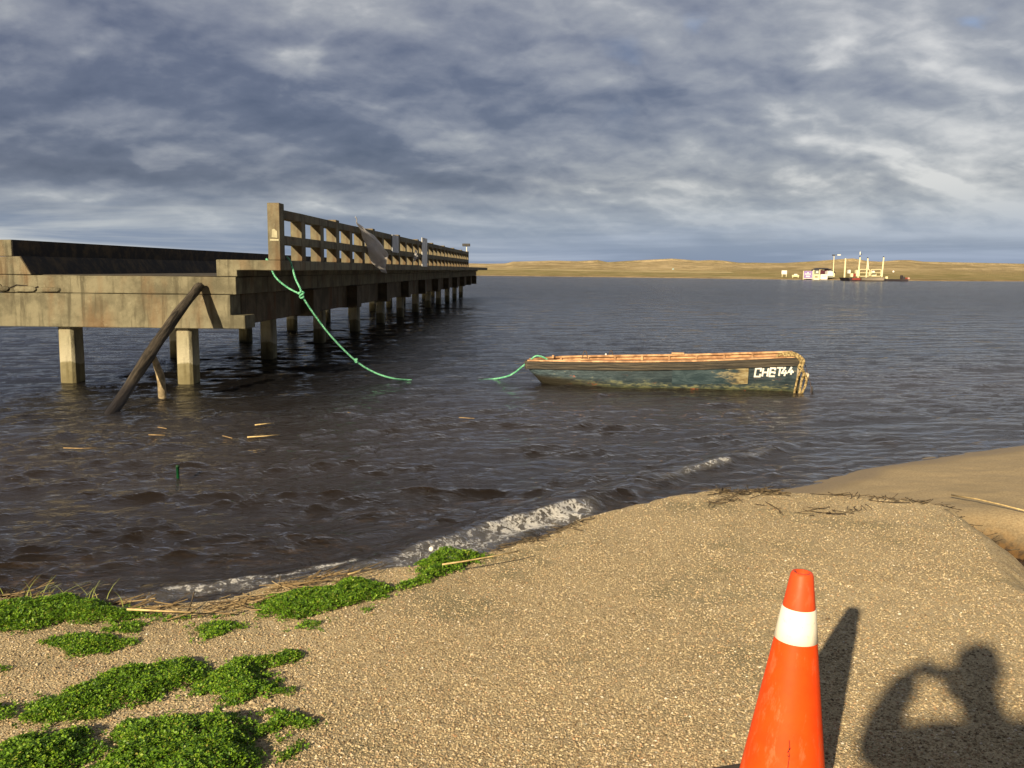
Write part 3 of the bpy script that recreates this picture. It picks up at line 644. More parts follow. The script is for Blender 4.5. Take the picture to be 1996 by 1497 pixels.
# bow and stern ends of the rubber band
def endband(x, b, zg, sgn, name='bumper'):
    mb = MB(); pts = [Vector((x + sgn * (.035 if abs(a) < 1 else .01), a * b, zg - .075)) for a in (-1.03, -.7, 0, .7, 1.03)]
    V = [];
    for q in pts: V += [q + Vector((-.01 * sgn, 0, .08)), q + Vector((.02 * sgn, 0, .07)), q + Vector((.02 * sgn, 0, -.07)), q + Vector((-.01 * sgn, 0, -.09))]
    mb.add(V, [(i * 4 + k, i * 4 + (k + 1) % 4, i * 4 + 4 + (k + 1) % 4, i * 4 + 4 + k) for i in range(4) for k in range(4)] + [(0, 1, 2, 3), (16, 19, 18, 17)])
    mb.build(name, mr, BT)
endband(-.05, .16, .405, -1); endband(LB, .50, .602, 1)
for x in (.75, 2.0, 3.3):
    MB().box(x, x + .24, -sec(x, .30) + .03, sec(x, .30) - .03, .30, .33).build('thwart', MPCH, BT, bevel=.006)
MB().box(.03, .42, -.2, .2, .385, .405).build('fore_deck', MPCH, BT, bevel=.004)
MB().box(LB - .07, LB - .012, -.46, .46, .30, .600).build('transom_board', MPCH, BT)
MWIRE = simple('rusty_wire', (.09, .06, .045), .7)
for i in range(9):                                              # ribs inside the planking
    x = .5 + i * .5
    for s_ in (-1, 1): MB().box(x, x + .035, min(s_ * (sec(x, .36) - .034), s_ * (sec(x, .36) - .06)), max(s_ * (sec(x, .36) - .034), s_ * (sec(x, .36) - .06)), .36, ip(x, ZS) - .015).build('rib', MPCH, BT)
strip('inwale', simple('rust_red_trim', (.34, .17, .08), .7, .4, 7), [(-.034, -.060), (-.052, -.060), (-.052, -.078), (-.034, -.078)])
def hoop(x, y, z, w_, h_): MB().tube([(x + w_ * math.cos(a), y, z + h_ * math.sin(a)) for a in np.linspace(PI, 0, 15)], .008, 6).build('wire_hoop', MWIRE, BT)
hoop(1.01, -.45, .47, .045, .16); hoop(1.44, .53, .46, .035, .10)
MB().box(.93, 1.10, -.50, -.40, .475, .498).build('cleat_block', MPCH, BT, bevel=.005)
MB().box(2.56, 2.79, .52, .60, .51, .55).build('wood_block', MPCH, BT, bevel=.006)
MB().box(.36, .40, .24, .30, .42, .48).build('bow_post', MPCH, BT, bevel=.005)
MB().box(1.33, 1.36, .50, .56, .46, .505).build('bow_post', MWH, BT, bevel=.004)
# repair plate on the near side and the registration letters
def side_patch(name, x0, x1, z0, z1, mat, off=.012, nx_=14, nz_=4, skew=0.0):
    V = []
    for i in range(nx_ + 1):
        for j in range(nz_ + 1):
            x = x0 + (x1 - x0) * i / nx_; z = z0(x) + (z1(x) - z0(x)) * j / nz_ if callable(z0) else z0 + (z1 - z0) * j / nz_
            V.append((x + skew * (z - .4), -sec(x, z) - off, z))
    F = [(i * (nz_ + 1) + j, (i + 1) * (nz_ + 1) + j, (i + 1) * (nz_ + 1) + j + 1, i * (nz_ + 1) + j + 1) for i in range(nx_) for j in range(nz_)]
    o = mesh(name, V, F, mat, BT); s_ = o.modifiers.new('s', 'SOLIDIFY'); s_.thickness = off * 1.2; s_.offset = -1; return o
mpl, T = newmat('plate_paint'); o = T.node('ShaderNodeTexCoord').outputs['Object']; xyz = T.node('ShaderNodeSeparateXYZ', {0: o}).outputs
n2 = T.noise(T.mapping(o, scale=(1.2, 1, 4)), 4, 6, .7, .3)
k = T.rng(T.math('MULTIPLY_ADD', n2, 1.6, T.math('MULTIPLY', xyz[0], .85)), 3.65, 4.0)
c = T.mix(k, T.mix(T.rng(n2, .4, .6), (.018, .036, .048), (.040, .066, .082)), T.mix(T.rng(n2, .42, .62), (.16, .115, .05), (.27, .235, .14)))
finish(T, c, .6, bump(T, n2, .5, .01))
PXB = lambda px: (px - 1034) / 518 * LB
side_patch('repair_plate', PXB(1313), PXB(1455), lambda x: .09 + .03 * (x - 2.6), lambda x: ip(x, ZS) - .154, mpl)
def bar(x, z, x2, z2, t=.028):
    d = Vector((x2 - x, z2 - z)); n_ = Vector((-d.y, d.x)).normalized() * t / 2; e_ = d.normalized() * 0
    q = [Vector((x, z)) + n_, Vector((x2, z2)) + n_, Vector((x2, z2)) - n_, Vector((x, z)) - n_]
    V = []; F = []
    K = 5
    for i in range(K + 1):
        for a, b_ in ((q[0], q[1]), (q[3], q[2])):
            p_ = a.lerp(b_, i / K)
            V.append((p_.x, -sec(p_.x, p_.y) - .006, p_.y))
    return V, [(2 * i, 2 * i + 1, 2 * i + 3, 2 * i + 2) for i in range(K)]
GL = {'C': ((0, 0, 0, 1), (0, 1, 1, 1), (0, 0, 1, 0), (1, 1, 1, .62), (1, 0, 1, .35)), 'H': ((0, 0, 0, 1), (1, 0, 1, 1), (0, .5, 1, .5)),
      'B': ((0, 0, 0, 1), (0, 1, 1, 1), (0, .5, 1, .5), (0, 0, 1, 0), (1, 1, 1, .74), (1, .55, 1, .30), (1, .0, 1, .12)), 'T': ((.5, 0, .5, 1), (-.05, 1, 1.05, 1)), '4': ((.55, 1, 0, .30), (0, .30, 1, .30), (.75, .62, .62, -.05))}
for ch, pxl, wd_, zo, hh in (('C', 1467, .088, .262, .142), ('H', 1481, .085, .266, .142), ('B', 1494.5, .078, .270, .142), ('T', 1508, .075, .279, .142), ('4', 1516.5, .085, .285, .148), ('4', 1529, .075, .310, .128)):
    V = []; F = []
    for (a, b_, c_, d_) in GL[ch]:
        sh = .10
        P_ = [(PXB(pxl) + a * wd_ + sh * b_ * hh, zo + b_ * hh), (PXB(pxl) + c_ * wd_ + sh * d_ * hh, zo + d_ * hh)]
        ex = .013 if a == c_ or b_ == d_ else 0
        if b_ == d_: P_[0] = (P_[0][0] - ex, P_[0][1]); P_[1] = (P_[1][0] + ex, P_[1][1])
        v, f = bar(*P_[0], *P_[1]); F += [tuple(i + len(V) for i in q) for q in f]; V += v
    o = mesh('letter_' + {'4': 'four'}.get(ch, ch.lower()), V, F, MWH, BT); s_ = o.modifiers.new('s', 'SOLIDIFY'); s_.thickness = .004
# vertical rubbing seam and keel strip at the stern
side_patch('stern_strap', LB - .06, LB - .02, .0, .45, simple('strap', (.30, .26, .2), .7, .4, 9), .016, 2, 8)
MB().box(LB, LB + .06, -.05, .05, -.15, .40).build('rudder_post', mh, BT, bevel=.01)

# ropes
mrp, T = newmat('green_rope'); o = T.node('ShaderNodeTexCoord').outputs['Object']
finish(T, T.mix(T.rng(T.noise(o, 40, 3), .4, .6), (.06, .30, .17), (.22, .58, .38)), .6, bump(T, T.noise(o, 90, 2), 1, .01))
mtr, T = newmat('tan_rope'); o = T.node('ShaderNodeTexCoord').outputs['Object']
finish(T, T.mix(T.rng(T.noise(o, 30, 4), .38, .62), (.14, .10, .04), (.42, .33, .17)), .85, bump(T, T.noise(o, 60, 3), 1, .012))
def rope(P, r=.016, strands=3, lay=.11):
    P = smooth_path(P, 8); mb = MB(); D = [0]
    for i in range(1, len(P)): D.append(D[-1] + (P[i] - P[i - 1]).length)
    n = max(8, int(D[-1] / .016)); Q = []
    for i in range(n + 1):
        s = D[-1] * i / n; k = min(np.searchsorted(D, s, 'right') - 1, len(P) - 2); k = int(max(k, 0)); Q.append(P[k].lerp(P[k + 1], (s - D[k]) / max(1e-6, D[k + 1] - D[k])))
    for st in range(strands):
        W_ = []; a = None
        for i, q in enumerate(Q):
            t_ = (Q[min(i + 1, n)] - Q[max(i - 1, 0)]).normalized(); a = t_.orthogonal().normalized() if a is None else (a - t_ * a.dot(t_)).normalized(); b_ = t_.cross(a)
            ph = 2 * PI * (D[-1] * i / n / lay + st / strands); W_.append(q + (a * math.cos(ph) + b_ * math.sin(ph)) * r * .52)
        mb.tube(W_, r * .62, 5)
    return mb
kn = pd(588, 575, 15.42)
MRp = empty('mooring_rope', kn); tag(MRp, 'green mooring rope looped to the bridge kerb and dipping into the water', 'rope')
def loc(P): return [Vector(p) - kn for p in P]
rope(loc([pd(519, 512, 15.7), pd(520, 505, 15.55), pd(526, 516, 15.44), pd(537, 540, 15.43), pd(560, 560, 15.42), kn])).build('rope_strand', mrp, MRp, True)
rope(loc([pd(560, 501, 15.9), pd(567, 512, 15.75), pd(576, 543, 15.6), pd(585, 562, 15.45), kn])).build('rope_strand', mrp, MRp, True)
wt = pz(800, 741)
rope(loc([kn, pd(607, 605, 15.5), pd(645, 655, 15.7), pd(692, 702, 15.95), pd(730, 726, 16.1), pd(768, 738, 16.2), wt, wt + Vector((.5, .05, -.03)), wt + Vector((1.1, .1, -.05))])).build('rope_line', mrp, MRp, True)
ks = [Vector((.035 * math.sin(2 * a), .03 * math.sin(3 * a), .05 * math.cos(a))) for a in np.linspace(0, 4 * PI, 24)]
rope(ks, .016).build('knot', mrp, MRp, True)
k2 = Vector(pd(694, 703, 15.95)) - kn; rope([k2 + q * .6 for q in ks], .013).build('knot', mrp, MRp, True)
p0 = pz(925, 741.5); BRp = empty('bow_rope', p0); tag(BRp, 'green rope rising from the water to the bow of the blue boat', 'rope')
rope([Vector(q) - p0 for q in (p0 - Vector((.7, 0, .05)), p0 + Vector((0, 0, .0)), pz(962, 740) + Vector((0, 0, .012)), pd(995, 731, 16.35), pd(1020, 713, 16.4), pd(1036, 700, 16.4), pd(1046, 693.5, 16.4), pd(1060, 697, 16.4), pd(1068, 702, 16.4))]).build('rope_line', mrp, BRp, True)
# tan rope heaped over the stern quarter
SR = empty('stern_rope', BT.matrix_basis @ Vector((LB, -.4, .66))); tag(SR, 'frayed tan rope looped over the stern corner of the blue boat', 'rope')
Bm = Matrix.Translation(BT.location) @ Matrix.Rotation(BT.rotation_euler.z, 4, 'Z')
def bl(x, y, z): return Bm @ Vector((x, y, z - (.06 if z > .3 else 0))) - SR.location
for P in ([(LB - .42, -.47, .675), (LB - .3, -.50, .715), (LB - .15, -.50, .73), (LB - .04, -.52, .68), (LB + .01, -.56, .58), (LB + .0, -.57, .48), (LB - .03, -.56, .40), (LB - .06, -.53, .22), (LB - .09, -.47, -.05)],
          [(LB - .36, -.40, .685), (LB - .22, -.44, .74), (LB - .08, -.50, .715), (LB + .03, -.55, .62), (LB - .0, -.585, .5), (LB + .04, -.55, .40), (LB + .02, -.50, .2), (LB + .0, -.45, -.05)],
          [(LB - .3, -.52, .685), (LB - .12, -.55, .70), (LB - .02, -.57, .6), (LB - .05, -.575, .5), (LB + .02, -.56, .45), (LB + .1, -.5, .2), (LB + .03, -.46, -.05)]):
    rope([bl(*q) for q in P], .022 if P[0][2] > .68 else .018).build('rope_strand', mtr, SR, True)
HW = empty('hanging_line', BT.matrix_basis @ Vector((LB + .1, -.3, .5))); tag(HW, 'thin dark line arching from the stern of the blue boat into the water', 'line')
def hl(x, y, z): return Bm @ Vector((x, y, z)) - HW.location
MB().tube(smooth_path([hl(*q) for q in ((LB, -.45, .52), (LB + .08, -.40, .47), (LB + .14, -.38, .30), (LB + .2, -.38, .10), (LB + .21, -.38, -.1))], 6), .006, 5).build('wire', MWIRE, HW, True)
MB().tube(smooth_path([hl(*q) for q in ((LB + .02, -.4, .45), (LB + .10, -.36, .2), (LB + .1, -.3, .02), (LB - .03, -.3, -.05))], 6), .005, 5).build('wire', MWIRE, HW, True)
MB().tube([hl(LB + .22, -.38, .10), hl(LB + .235, -.38, -.02)], .014, 6).build('weight', MDK, HW, True)
bm = bmesh.new(); bmesh.ops.create_icosphere(bm, subdivisions=3, radius=.05)
for v in bm.verts: v.co *= random.uniform(.82, 1.12); v.co.z *= 1.25
me = bpy.data.meshes.new('small_float'); bm.to_mesh(me); bm.free(); me.materials.append(simple('old_foam', (.55, .47, .36), .9, .3, 20))
fl = link(bpy.data.objects.new('small_float', me)); fl.location = Bm @ Vector((LB + .11, -.42, .27)); tag(fl, 'small yellowish white float hanging behind the stern of the blue boat', 'float')

# ------------------------------------------------------------------ cone
CX, CY = .835, 2.575; CZ = gz(CX, CY)
CN = empty('traffic_cone', (CX, CY, CZ)); CN.rotation_euler.y = R(2.6); tag(CN, 'orange traffic cone with one white band standing on the gravel', 'traffic cone')
mo, T = newmat('orange_plastic'); o = T.node('ShaderNodeTexCoord').outputs['Object']
nz_ = T.noise(o, 9, 5, .6); zo_ = T.node('ShaderNodeSeparateXYZ', {0: o}).outputs[2]
c = T.mix(T.rng(nz_, .35, .7), (.82, .070, .006), (.72, .056, .006)); c = T.mix(T.math('MULTIPLY', T.rng(T.noise(T.mapping(o, scale=(1, 1, .35)), 22, 6, .75), .54, .66), .42), c, (.50, .17, .08))
c = T.mix(T.math('MULTIPLY', T.rng(T.noise(o, 6, 6, .7), .50, .70), T.rng(zo_, .30, .02, 0, .45)), c, (.32, .20, .11))
c = T.mix(T.math('MULTIPLY', T.rng(zo_, .56, .58), .35), c, (.52, .09, .04))
finish(T, c, .5, bump(T, nz_, .15, .005), .22)
mbd, T = newmat('white_reflective_band'); o = T.node('ShaderNodeTexCoord').outputs['Object']
finish(T, T.mix(T.math('MULTIPLY', T.rng(T.noise(o, 38, 6, .75), .56, .70), .55), (.80, .78, .70), (.46, .41, .31)), .35, bump(T, T.noise(T.mapping(o, scale=(1, 1, .5)), 14, 4), .35, .006), .5)
HC = .710; cr = lambda z: .132 - (.132 - .032) * ((z - .03) / (HC - .03))
MB().lathe([(cr(z), z) for z in (.03, .1, .2, .3, .4, .5, .6, HC - .008)] + [(cr(HC) - .003, HC), (cr(HC) - .012, HC), (cr(HC) - .013, HC - .05), (cr(.5) - .01, .5), (cr(.1) - .01, .1)]).build('cone_body', mo, CN, True)
zb0, zb1 = .505, .602
MB().lathe([(cr(zb0) - .001, zb0 - .002), (cr(zb0) + .0018, zb0), (cr(.55) + .0018, .55), (cr(zb1) + .0018, zb1), (cr(zb1) - .001, zb1 + .002)]).build('white_band', mbd, CN, True)
bm = bmesh.new(); bmesh.ops.create_grid(bm, x_segments=1, y_segments=1, size=.18); me = bpy.data.meshes.new('base_plate')
bm.free(); q = MB().box(-.165, .165, -.165, .165, -.004, .018); o = q.build('base_plate', mr, CN, bevel=.012); o.rotation_euler.z = R(20)
# pen scribble
V = []; 
for (a, z, a2, z2) in ((-78, .215, -79, .17), (-79, .17, -78, .125), (-80.5, .185, -76.5, .178), (-79.4, .205, -81, .19)):
    pass
mi = simple('ink', (.05, .015, .012), .5); mb = MB()
fa = math.degrees(math.atan2(-CY, -CX))
for pts in ([(4, .232), (5, .215), (4.2, .20), (6, .19), (5, .15)], [(2, .196), (5, .204), (7, .212)], [(3, .188), (6, .184)]):
    mb.tube([(math.cos(R(fa + a)) * (cr(z) + .0008), math.sin(R(fa + a)) * (cr(z) + .0008), z) for a, z in pts], .0012, 5)
mb.build('pen_mark', mi, CN)

# ------------------------------------------------------------------ ground cover, reeds, twigs
POLY = [[(-60, 1185), (40, 1170), (130, 1162), (200, 1168), (260, 1186), (290, 1200), (210, 1212), (110, 1216), (40, 1228), (-60, 1238)], [(185, 1230), (230, 1217), (287, 1219), (250, 1238)],
        [(85, 1252), (150, 1240), (190, 1236), (240, 1238), (262, 1250), (185, 1270), (150, 1279), (110, 1270)], [(378, 1226), (430, 1209), (488, 1206), (492, 1216), (430, 1236), (390, 1243)], [(563, 1217), (600, 1206), (642, 1207), (620, 1224)], [(698, 1190), (720, 1180), (740, 1182), (715, 1193)],
        [(500, 1180), (530, 1160), (600, 1145), (680, 1128), (740, 1130), (768, 1145), (740, 1162), (660, 1180), (580, 1197), (520, 1192)], [(765, 1138), (808, 1122), (815, 1085), (850, 1070), (900, 1071), (952, 1075), (930, 1092), (880, 1107), (820, 1132), (780, 1144)],
        [(28, 1398), (80, 1360), (170, 1330), (230, 1300), (320, 1284), (380, 1279), (420, 1300), (388, 1325), (330, 1347), (250, 1372), (190, 1387), (120, 1402), (50, 1408)], [(375, 1352), (408, 1310), (460, 1280), (520, 1264), (577, 1264), (570, 1285), (520, 1305), (545, 1325), (580, 1342), (520, 1350), (460, 1364), (410, 1358)],
        [(-80, 1490), (0, 1450), (60, 1424), (150, 1413), (195, 1424), (185, 1460), (120, 1510), (-60, 1580)], [(150, 1530), (200, 1450), (260, 1400), (350, 1384), (420, 1393), (480, 1400), (492, 1430), (512, 1460), (480, 1505), (430, 1580), (120, 1600)],
        [(488, 1422), (520, 1385), (570, 1377), (618, 1395), (570, 1414), (520, 1434), (498, 1442)], [(525, 1467), (580, 1449), (592, 1462), (545, 1477)], [(-60, 1300), (15, 1296), (22, 1308), (-60, 1322)], [(-80, 1368), (22, 1362), (34, 1386), (-60, 1412)], [(410, 1378), (430, 1360), (440, 1385)], [(200, 1216), (300, 1198), (420, 1192), (460, 1196), (380, 1204), (260, 1214)]]
HM = [.045, .012, .026, .016, .010, .01, .042, .06, .036, .034, .05, .062, .034, .015, .02, .03, .015, .015]
DEN = [1, .7, .9, .8, .6, .6, 1, 1, 1, 1, 1, 1, 1, .6, .7, .8, .6, .25]
rs = np.random.RandomState(5); LV = []
for P_, hm_, dn_ in zip(POLY, HM, DEN):
    Pw = [tuple(pz(x, y, GZ + hm_ * .45)[:2]) for x, y in P_]; A_ = np.array(Pw); lo, hi = A_.min(0) - .06, A_.max(0) + .06
    area = (hi - lo).prod(); nn_ = int(area * 27000 * dn_); x = lo[0] + (hi[0] - lo[0]) * rs.rand(nn_); y = lo[1] + (hi[1] - lo[1]) * rs.rand(nn_)
    jx = (fbm(x * 9, y * 9, 3) - .5) * .13; jy = (fbm(x * 9 + 50, y * 9, 3) - .5) * .13
    dd, _, _ = seg_dist(x + jx, y + jy, Pw + [Pw[0]]); ins = inside(x + jx, y + jy, Pw); sg = np.where(ins, dd, -dd)
    keep = (sg > 0) | ((sg > -.05) & (rs.rand(nn_) < .10)); keep &= rs.rand(nn_) < np.clip(.45 + sg * 12, .2, 1)
    x, y, sg = x[keep], y[keep], np.maximum(sg[keep], 0)
    hh = hm_ * np.clip(sg / .10, .06, 1) ** .7 * (.6 + .75 * fbm(x * 11, y * 11, 3))
    z0 = ground_z(x, y)[0]; zz = z0 + .006 + hh * (1 - .55 * rs.rand(len(x)) ** 1.6)
    LV.append(np.stack([x, y, zz, .5 + .85 * rs.rand(len(x))], -1))
LV = np.concatenate(LV); n = len(LV)
# one trefoil leaf: three folded, notched leaflets
def leaflet(a):
    ca, sa = math.cos(a), math.sin(a); pts = [(.05, 0, 0), (.55, .42, .16), (1.0, .30, .10), (.88, 0, -.02), (1.0, -.30, .10), (.55, -.42, .16)]
    return [(ca * x - sa * y, sa * x + ca * y, z) for x, y, z in pts]
base = np.array(sum([leaflet(k * 2 * PI / 3) for k in range(3)], []))
FT = np.array(sum([[(6 * k, 6 * k + 3, 6 * k + 2), (6 * k, 6 * k + 2, 6 * k + 1), (6 * k, 6 * k + 5, 6 * k + 4), (6 * k, 6 * k + 4, 6 * k + 3)] for k in range(3)], []))
def place(base, pos, scale, tilt, rs):
    n = len(pos); a = rs.rand(n) * 2 * PI; b = rs.randn(n) * tilt; c = rs.randn(n) * tilt
    V = base[None] * scale[:, None, None]; x, y, z = V[..., 0], V[..., 1], V[..., 2]
    cb, sb = np.cos(b)[:, None], np.sin(b)[:, None]; x, z = x * cb + z * sb, -x * sb + z * cb
    cc, s_ = np.cos(c)[:, None], np.sin(c)[:, None]; y, z = y * cc - z * s_, y * s_ + z * cc
    ca, sa = np.cos(a)[:, None], np.sin(a)[:, None]; x, y = x * ca - y * sa, x * sa + y * ca
    return np.stack([x, y, z], -1) + pos[:, None]
V = place(base, LV[:, :3], .0098 * LV[:, 3], .45, rs)
cv = npmesh('clover', V.reshape(-1, 3), (FT[None] + (np.arange(n) * 18)[:, None, None]).reshape(-1, 3), MLEAF, False)
tag(cv, 'low bright green clover creeping in patches over the gravel', 'ground cover', kind='stuff')

def stalks(name, centres, mat, label, cat, lmin, lmax, r, rs, ang=None, spread=.3, lift=.02, bend=.1, zoff=.01):
    V = []; F = []
    for (x, y, z) in centres:
        a = (rs.rand() * 2 * PI if ang is None else ang + rs.randn() * spread); Ln = lmin + (lmax - lmin) * rs.rand() ** 2; el = abs(rs.randn()) * lift
        rr = r * (.5 + rs.rand()); d = np.array([math.cos(a), math.sin(a), el]); s = np.array([-math.sin(a), math.cos(a), 0]); K = 4
        b0 = len(V)
        for i in range(K + 1):
            t = i / K - .5; c = np.array([x, y, z + zoff + rr]) + d * t * Ln + s * bend * Ln * (t * t) * (1 if rs.rand() < 2 else 1)
            for q in ((s[0] * rr, s[1] * rr, 0), (0, 0, rr), (-s[0] * rr, -s[1] * rr, 0), (0, 0, -rr)): V.append(c + np.array(q))
        F += [(b0 + i * 4 + k, b0 + i * 4 + (k + 1) % 4, b0 + i * 4 + 4 + (k + 1) % 4, b0 + i * 4 + 4 + k) for i in range(K) for k in range(4)]
    o = npmesh(name, np.array(V), np.array(F), mat, False); tag(o, label, cat, kind='stuff'); return o
rs = np.random.RandomState(9)
def along(px, n, wpx, zlev=GZ, jig=1):
    out = []
    for _ in range(n):
        t = rs.rand() * (len(px) - 1); k = min(int(t), len(px) - 2); f = t - k; x = px[k][0] * (1 - f) + px[k + 1][0] * f; y = px[k][1] * (1 - f) + px[k + 1][1] * f
        p_ = pz(x + rs.randn() * 4, y + rs.randn() * wpx, zlev); out.append((p_.x, p_.y, gz(p_.x, p_.y)))
    return out
cs = along([(250, 1190), (330, 1195), (420, 1192), (470, 1182), (520, 1165), (570, 1142), (640, 1128), (720, 1118)], 120, 6) + along([(0, 1160), (60, 1158), (130, 1160), (180, 1166), (240, 1180)], 130, 4)
stalks('dry_reeds', cs, MSTRAW, 'tangled dry reeds and straw washed up along the gravel edge', 'reeds', .04, .38, .0024, rs, .30, .60, .14, .2, .014)
cs = along([(960, 1072), (1050, 1050), (1150, 1012)], 50, 2) + along([(1395, 958), (1440, 955), (1475, 958), (1520, 960)], 130, 4) + along([(1380, 985), (1440, 972)], 22, 4) + along([(1600, 962), (1700, 968), (1780, 972), (1860, 980), (1925, 1010), (1960, 1028)], 150, 5) + along([(1480, 995), (1640, 1002), (1700, 990)], 26, 4)
stalks('dark_twigs', cs, simple('dark_twig', (.10, .075, .045), .8, .6, 30, dark=(.03, .024, .018)), 'dark twigs and dead weed stranded along the sand and gravel edge', 'twigs', .03, .26, .0026, rs, -.12, 1.0, .14, .3, .006)
cs = along([(-40, 1160), (60, 1158), (110, 1160), (190, 1165)], 34, 4) + along([(160, 1168), (260, 1182)], 6, 3)
V = []; F = []
for (x, y, z) in cs:
    a = rs.rand() * 6.28; L_ = .05 + .14 * rs.rand(); lean = .25 + .9 * rs.rand(); b0 = len(V); dxy = np.array([math.cos(a), math.sin(a)])
    for i in range(5):
        t = i / 4; wv_ = .0022 * (1 - t) + .0003; c = np.array([x + dxy[0] * lean * L_ * t * t, y + dxy[1] * lean * L_ * t * t, z + L_ * t * (1 - .25 * t * lean)])
        V += [c + np.array([-wv_, 0, 0]), c + np.array([wv_, 0, 0])]
    F += [(b0 + 2 * i, b0 + 2 * i + 1, b0 + 2 * i + 3, b0 + 2 * i + 2) for i in range(4)]
tag(npmesh('grass', np.array(V), np.array(F), MBLADE, True), 'thin grass blades growing at the water edge', 'grass', kind='stuff')

def stalk(px, mat, r, label, name='reed_stalk', z=GZ, dz=.0, group=None, cat='reed'):
    P_ = []
    for x, y in px:
        q = pz(x, y, z); h_ = dz
        if z > .1: q = on_ground(x, y, dz); h_ = q.z
        P_.append(Vector((q.x, q.y, h_ + r + .004)))
    c = P_[0].copy(); o = MB().tube([q - c for q in P_], [r * (1 - .35 * i / max(1, len(P_) - 1)) for i in range(len(P_))], 6).build(name, mat, None, True); o.location = c; tag(o, label, cat, group); return o
stalk([(862, 1104), (905, 1098), (960, 1088), (1012, 1077)], MREED, .005, 'long tan reed stalk lying across the clover at the gravel edge', dz=.085)
stalk([(1855, 968), (1905, 976), (1950, 987), (2000, 999)], MREED, .0075, 'long pale reed stalk lying on the sand at the right edge', dz=.03)
stalk([(678, 1124), (700, 1117), (722, 1103)], MREED, .004, 'broken reddish reed stub sticking out above the middle clover patch', dz=.06)
stalk([(248, 1193), (300, 1195), (372, 1199)], MREED, .0055, 'straight pale reed stalk lying between the left clover and the water', dz=.05)
stalk([(1610, 1004), (1648, 1005)], simple('dark_stick', (.06, .045, .03), .8), .006, 'short dark stick lying alone on the gravel', 'stick', dz=.004, cat='stick')
MSTW = simple('wet_straw', (.26, .18, .09), .7, .3, 20)
for px, lab in (([(497, 832), (515, 830), (534, 828)], 'brightest pale straw floating in the bridge reflection'), ([(308, 836), (325, 839)], 'short tan straw floating nearest below the log foot'), ([(290, 851), (322, 852)], 'reddish straw floating below the log, left of the others'),
                ([(434, 853), (453, 858)], 'short slanted straw floating left of a thin long one'), ([(482, 856), (515, 854), (546, 851)], 'thin long straw floating below the brightest pale one'), ([(124, 877), (155, 878), (188, 877)], 'long tan straw floating by itself at the left side'),
                ([(678, 807), (692, 811)], 'small straw bit floating at the edge of the bridge reflection'), ([(895, 817), (925, 819)], 'faint straw floating below the left of the boat')):
    stalk(px, MREED if 'brightest' in lab else MSTW, .009 if 'brightest' in lab else .007, lab, 'floating_straw', 0.0, .012, 'straws floating on the water', 'straw')
# green bottle neck upright in the shallows
gb = pz(347, 932); gl_, T = newmat('green_glass'); finish(T, (.004, .045, .016), .12, None, .5)
B_ = empty('green_bottle', gb); tag(B_, 'dark green bottle neck sticking up out of the water', 'bottle')
MB().lathe([(.001, -.12), (.030, -.12), (.030, -.05), (.0150, -.01), (.0145, .108), (.016, .109), (.016, .122), (.011, .123), (.010, .09)], n=20).build('bottle_glass', gl_, B_, True)
MB().lathe([(.0162, .108), (.0172, .108), (.0172, .128), (.001, .129)], n=20).build('bottle_cap', simple('dark_green_cap', (.01, .05, .02), .5), B_, True)
# white ball on the farthest clover
q = pz(841, 1073, GZ); bm = bmesh.new(); bmesh.ops.create_uvsphere(bm, u_segments=16, v_segments=10, radius=.017); me = bpy.data.meshes.new('white_ball'); bm.to_mesh(me); bm.free(); me.materials.append(MWH)
for p_ in me.polygons: p_.use_smooth = True
o = link(bpy.data.objects.new('white_ball', me)); o.location = pz(841, 1070, gz(q.x, q.y) + .11); tag(o, 'tiny white ball resting on top of the farthest clover patch', 'ball')

# ------------------------------------------------------------------ far shore things
DF = 247.0
MCRM = simple('cream_paint', (.72, .66, .42), .6, .1); MPUR = simple('purple_board', (.27, .20, .45), .6, .15, 1); MMAR = simple('maroon_wall', (.075, .02, .035), .7, .3, 1); MRED = simple('red_paint', (.22, .04, .03), .6)
MHUL = simple('dark_hull', (.028, .022, .030), .6, .4, .6); MDECK = simple('grey_deck', (.20, .17, .14), .8, .4, .5); MGRY = simple('grey_glass', (.22, .23, .19), .4, .4, .6); MRUF = simple('dark_roof', (.035, .035, .045), .7)
def FX(px, D=DF): return pd(px, 540, D).x
def FZ(px, py, D=DF): return pd(px, py, D).z
def fbox(name, a, b, c, d, mat, parent, D=DF, dp=.3, y=0.0, bevel=0.0):
    """box from the sight lines of its left, top, right and bottom edges at distance D, dp deep"""
    O = parent.location; mx_ = (a + c) / 2
    return MB().box(FX(a, D) - O.x, FX(c, D) - O.x, D + y - O.y, D + y + dp - O.y, FZ(mx_, d, D) - O.z, FZ(mx_, b, D) - O.z).build(name, mat, parent, bevel=bevel)
def fthing(name, px, label, cat, D=DF, group=None):
    e_ = empty(name, (FX(px, D), D, FZ(px, 545.5, D) if D < 270 else .6)); tag(e_, label, cat, group); return e_
t_ = fthing('billboard', 1574.5, 'purple billboard with white lettering at the far waterline', 'billboard')
fbox('board', 1566.5, 528.2, 1583, 542.2, MPUR, t_); fbox('post', 1565.6, 528, 1566.4, 545, MCRM, t_); fbox('post', 1583.1, 528, 1583.9, 545, MWH, t_); fbox('bottom_trim', 1566.5, 542.25, 1583, 543.2, MWH, t_)
fbox('lettering', 1568.5, 533.4, 1580, 534.9, MWH, t_, y=-.06, dp=.05); fbox('emblem', 1573.4, 530.5, 1575.5, 533.2, MWH, t_, y=-.06, dp=.05); fbox('lettering', 1571, 537.4, 1578, 539.8, MWH, t_, y=-.06, dp=.05)
t_ = fthing('notice_board', 1592, 'grey and cream framed notice board left of the maroon building', 'notice board')
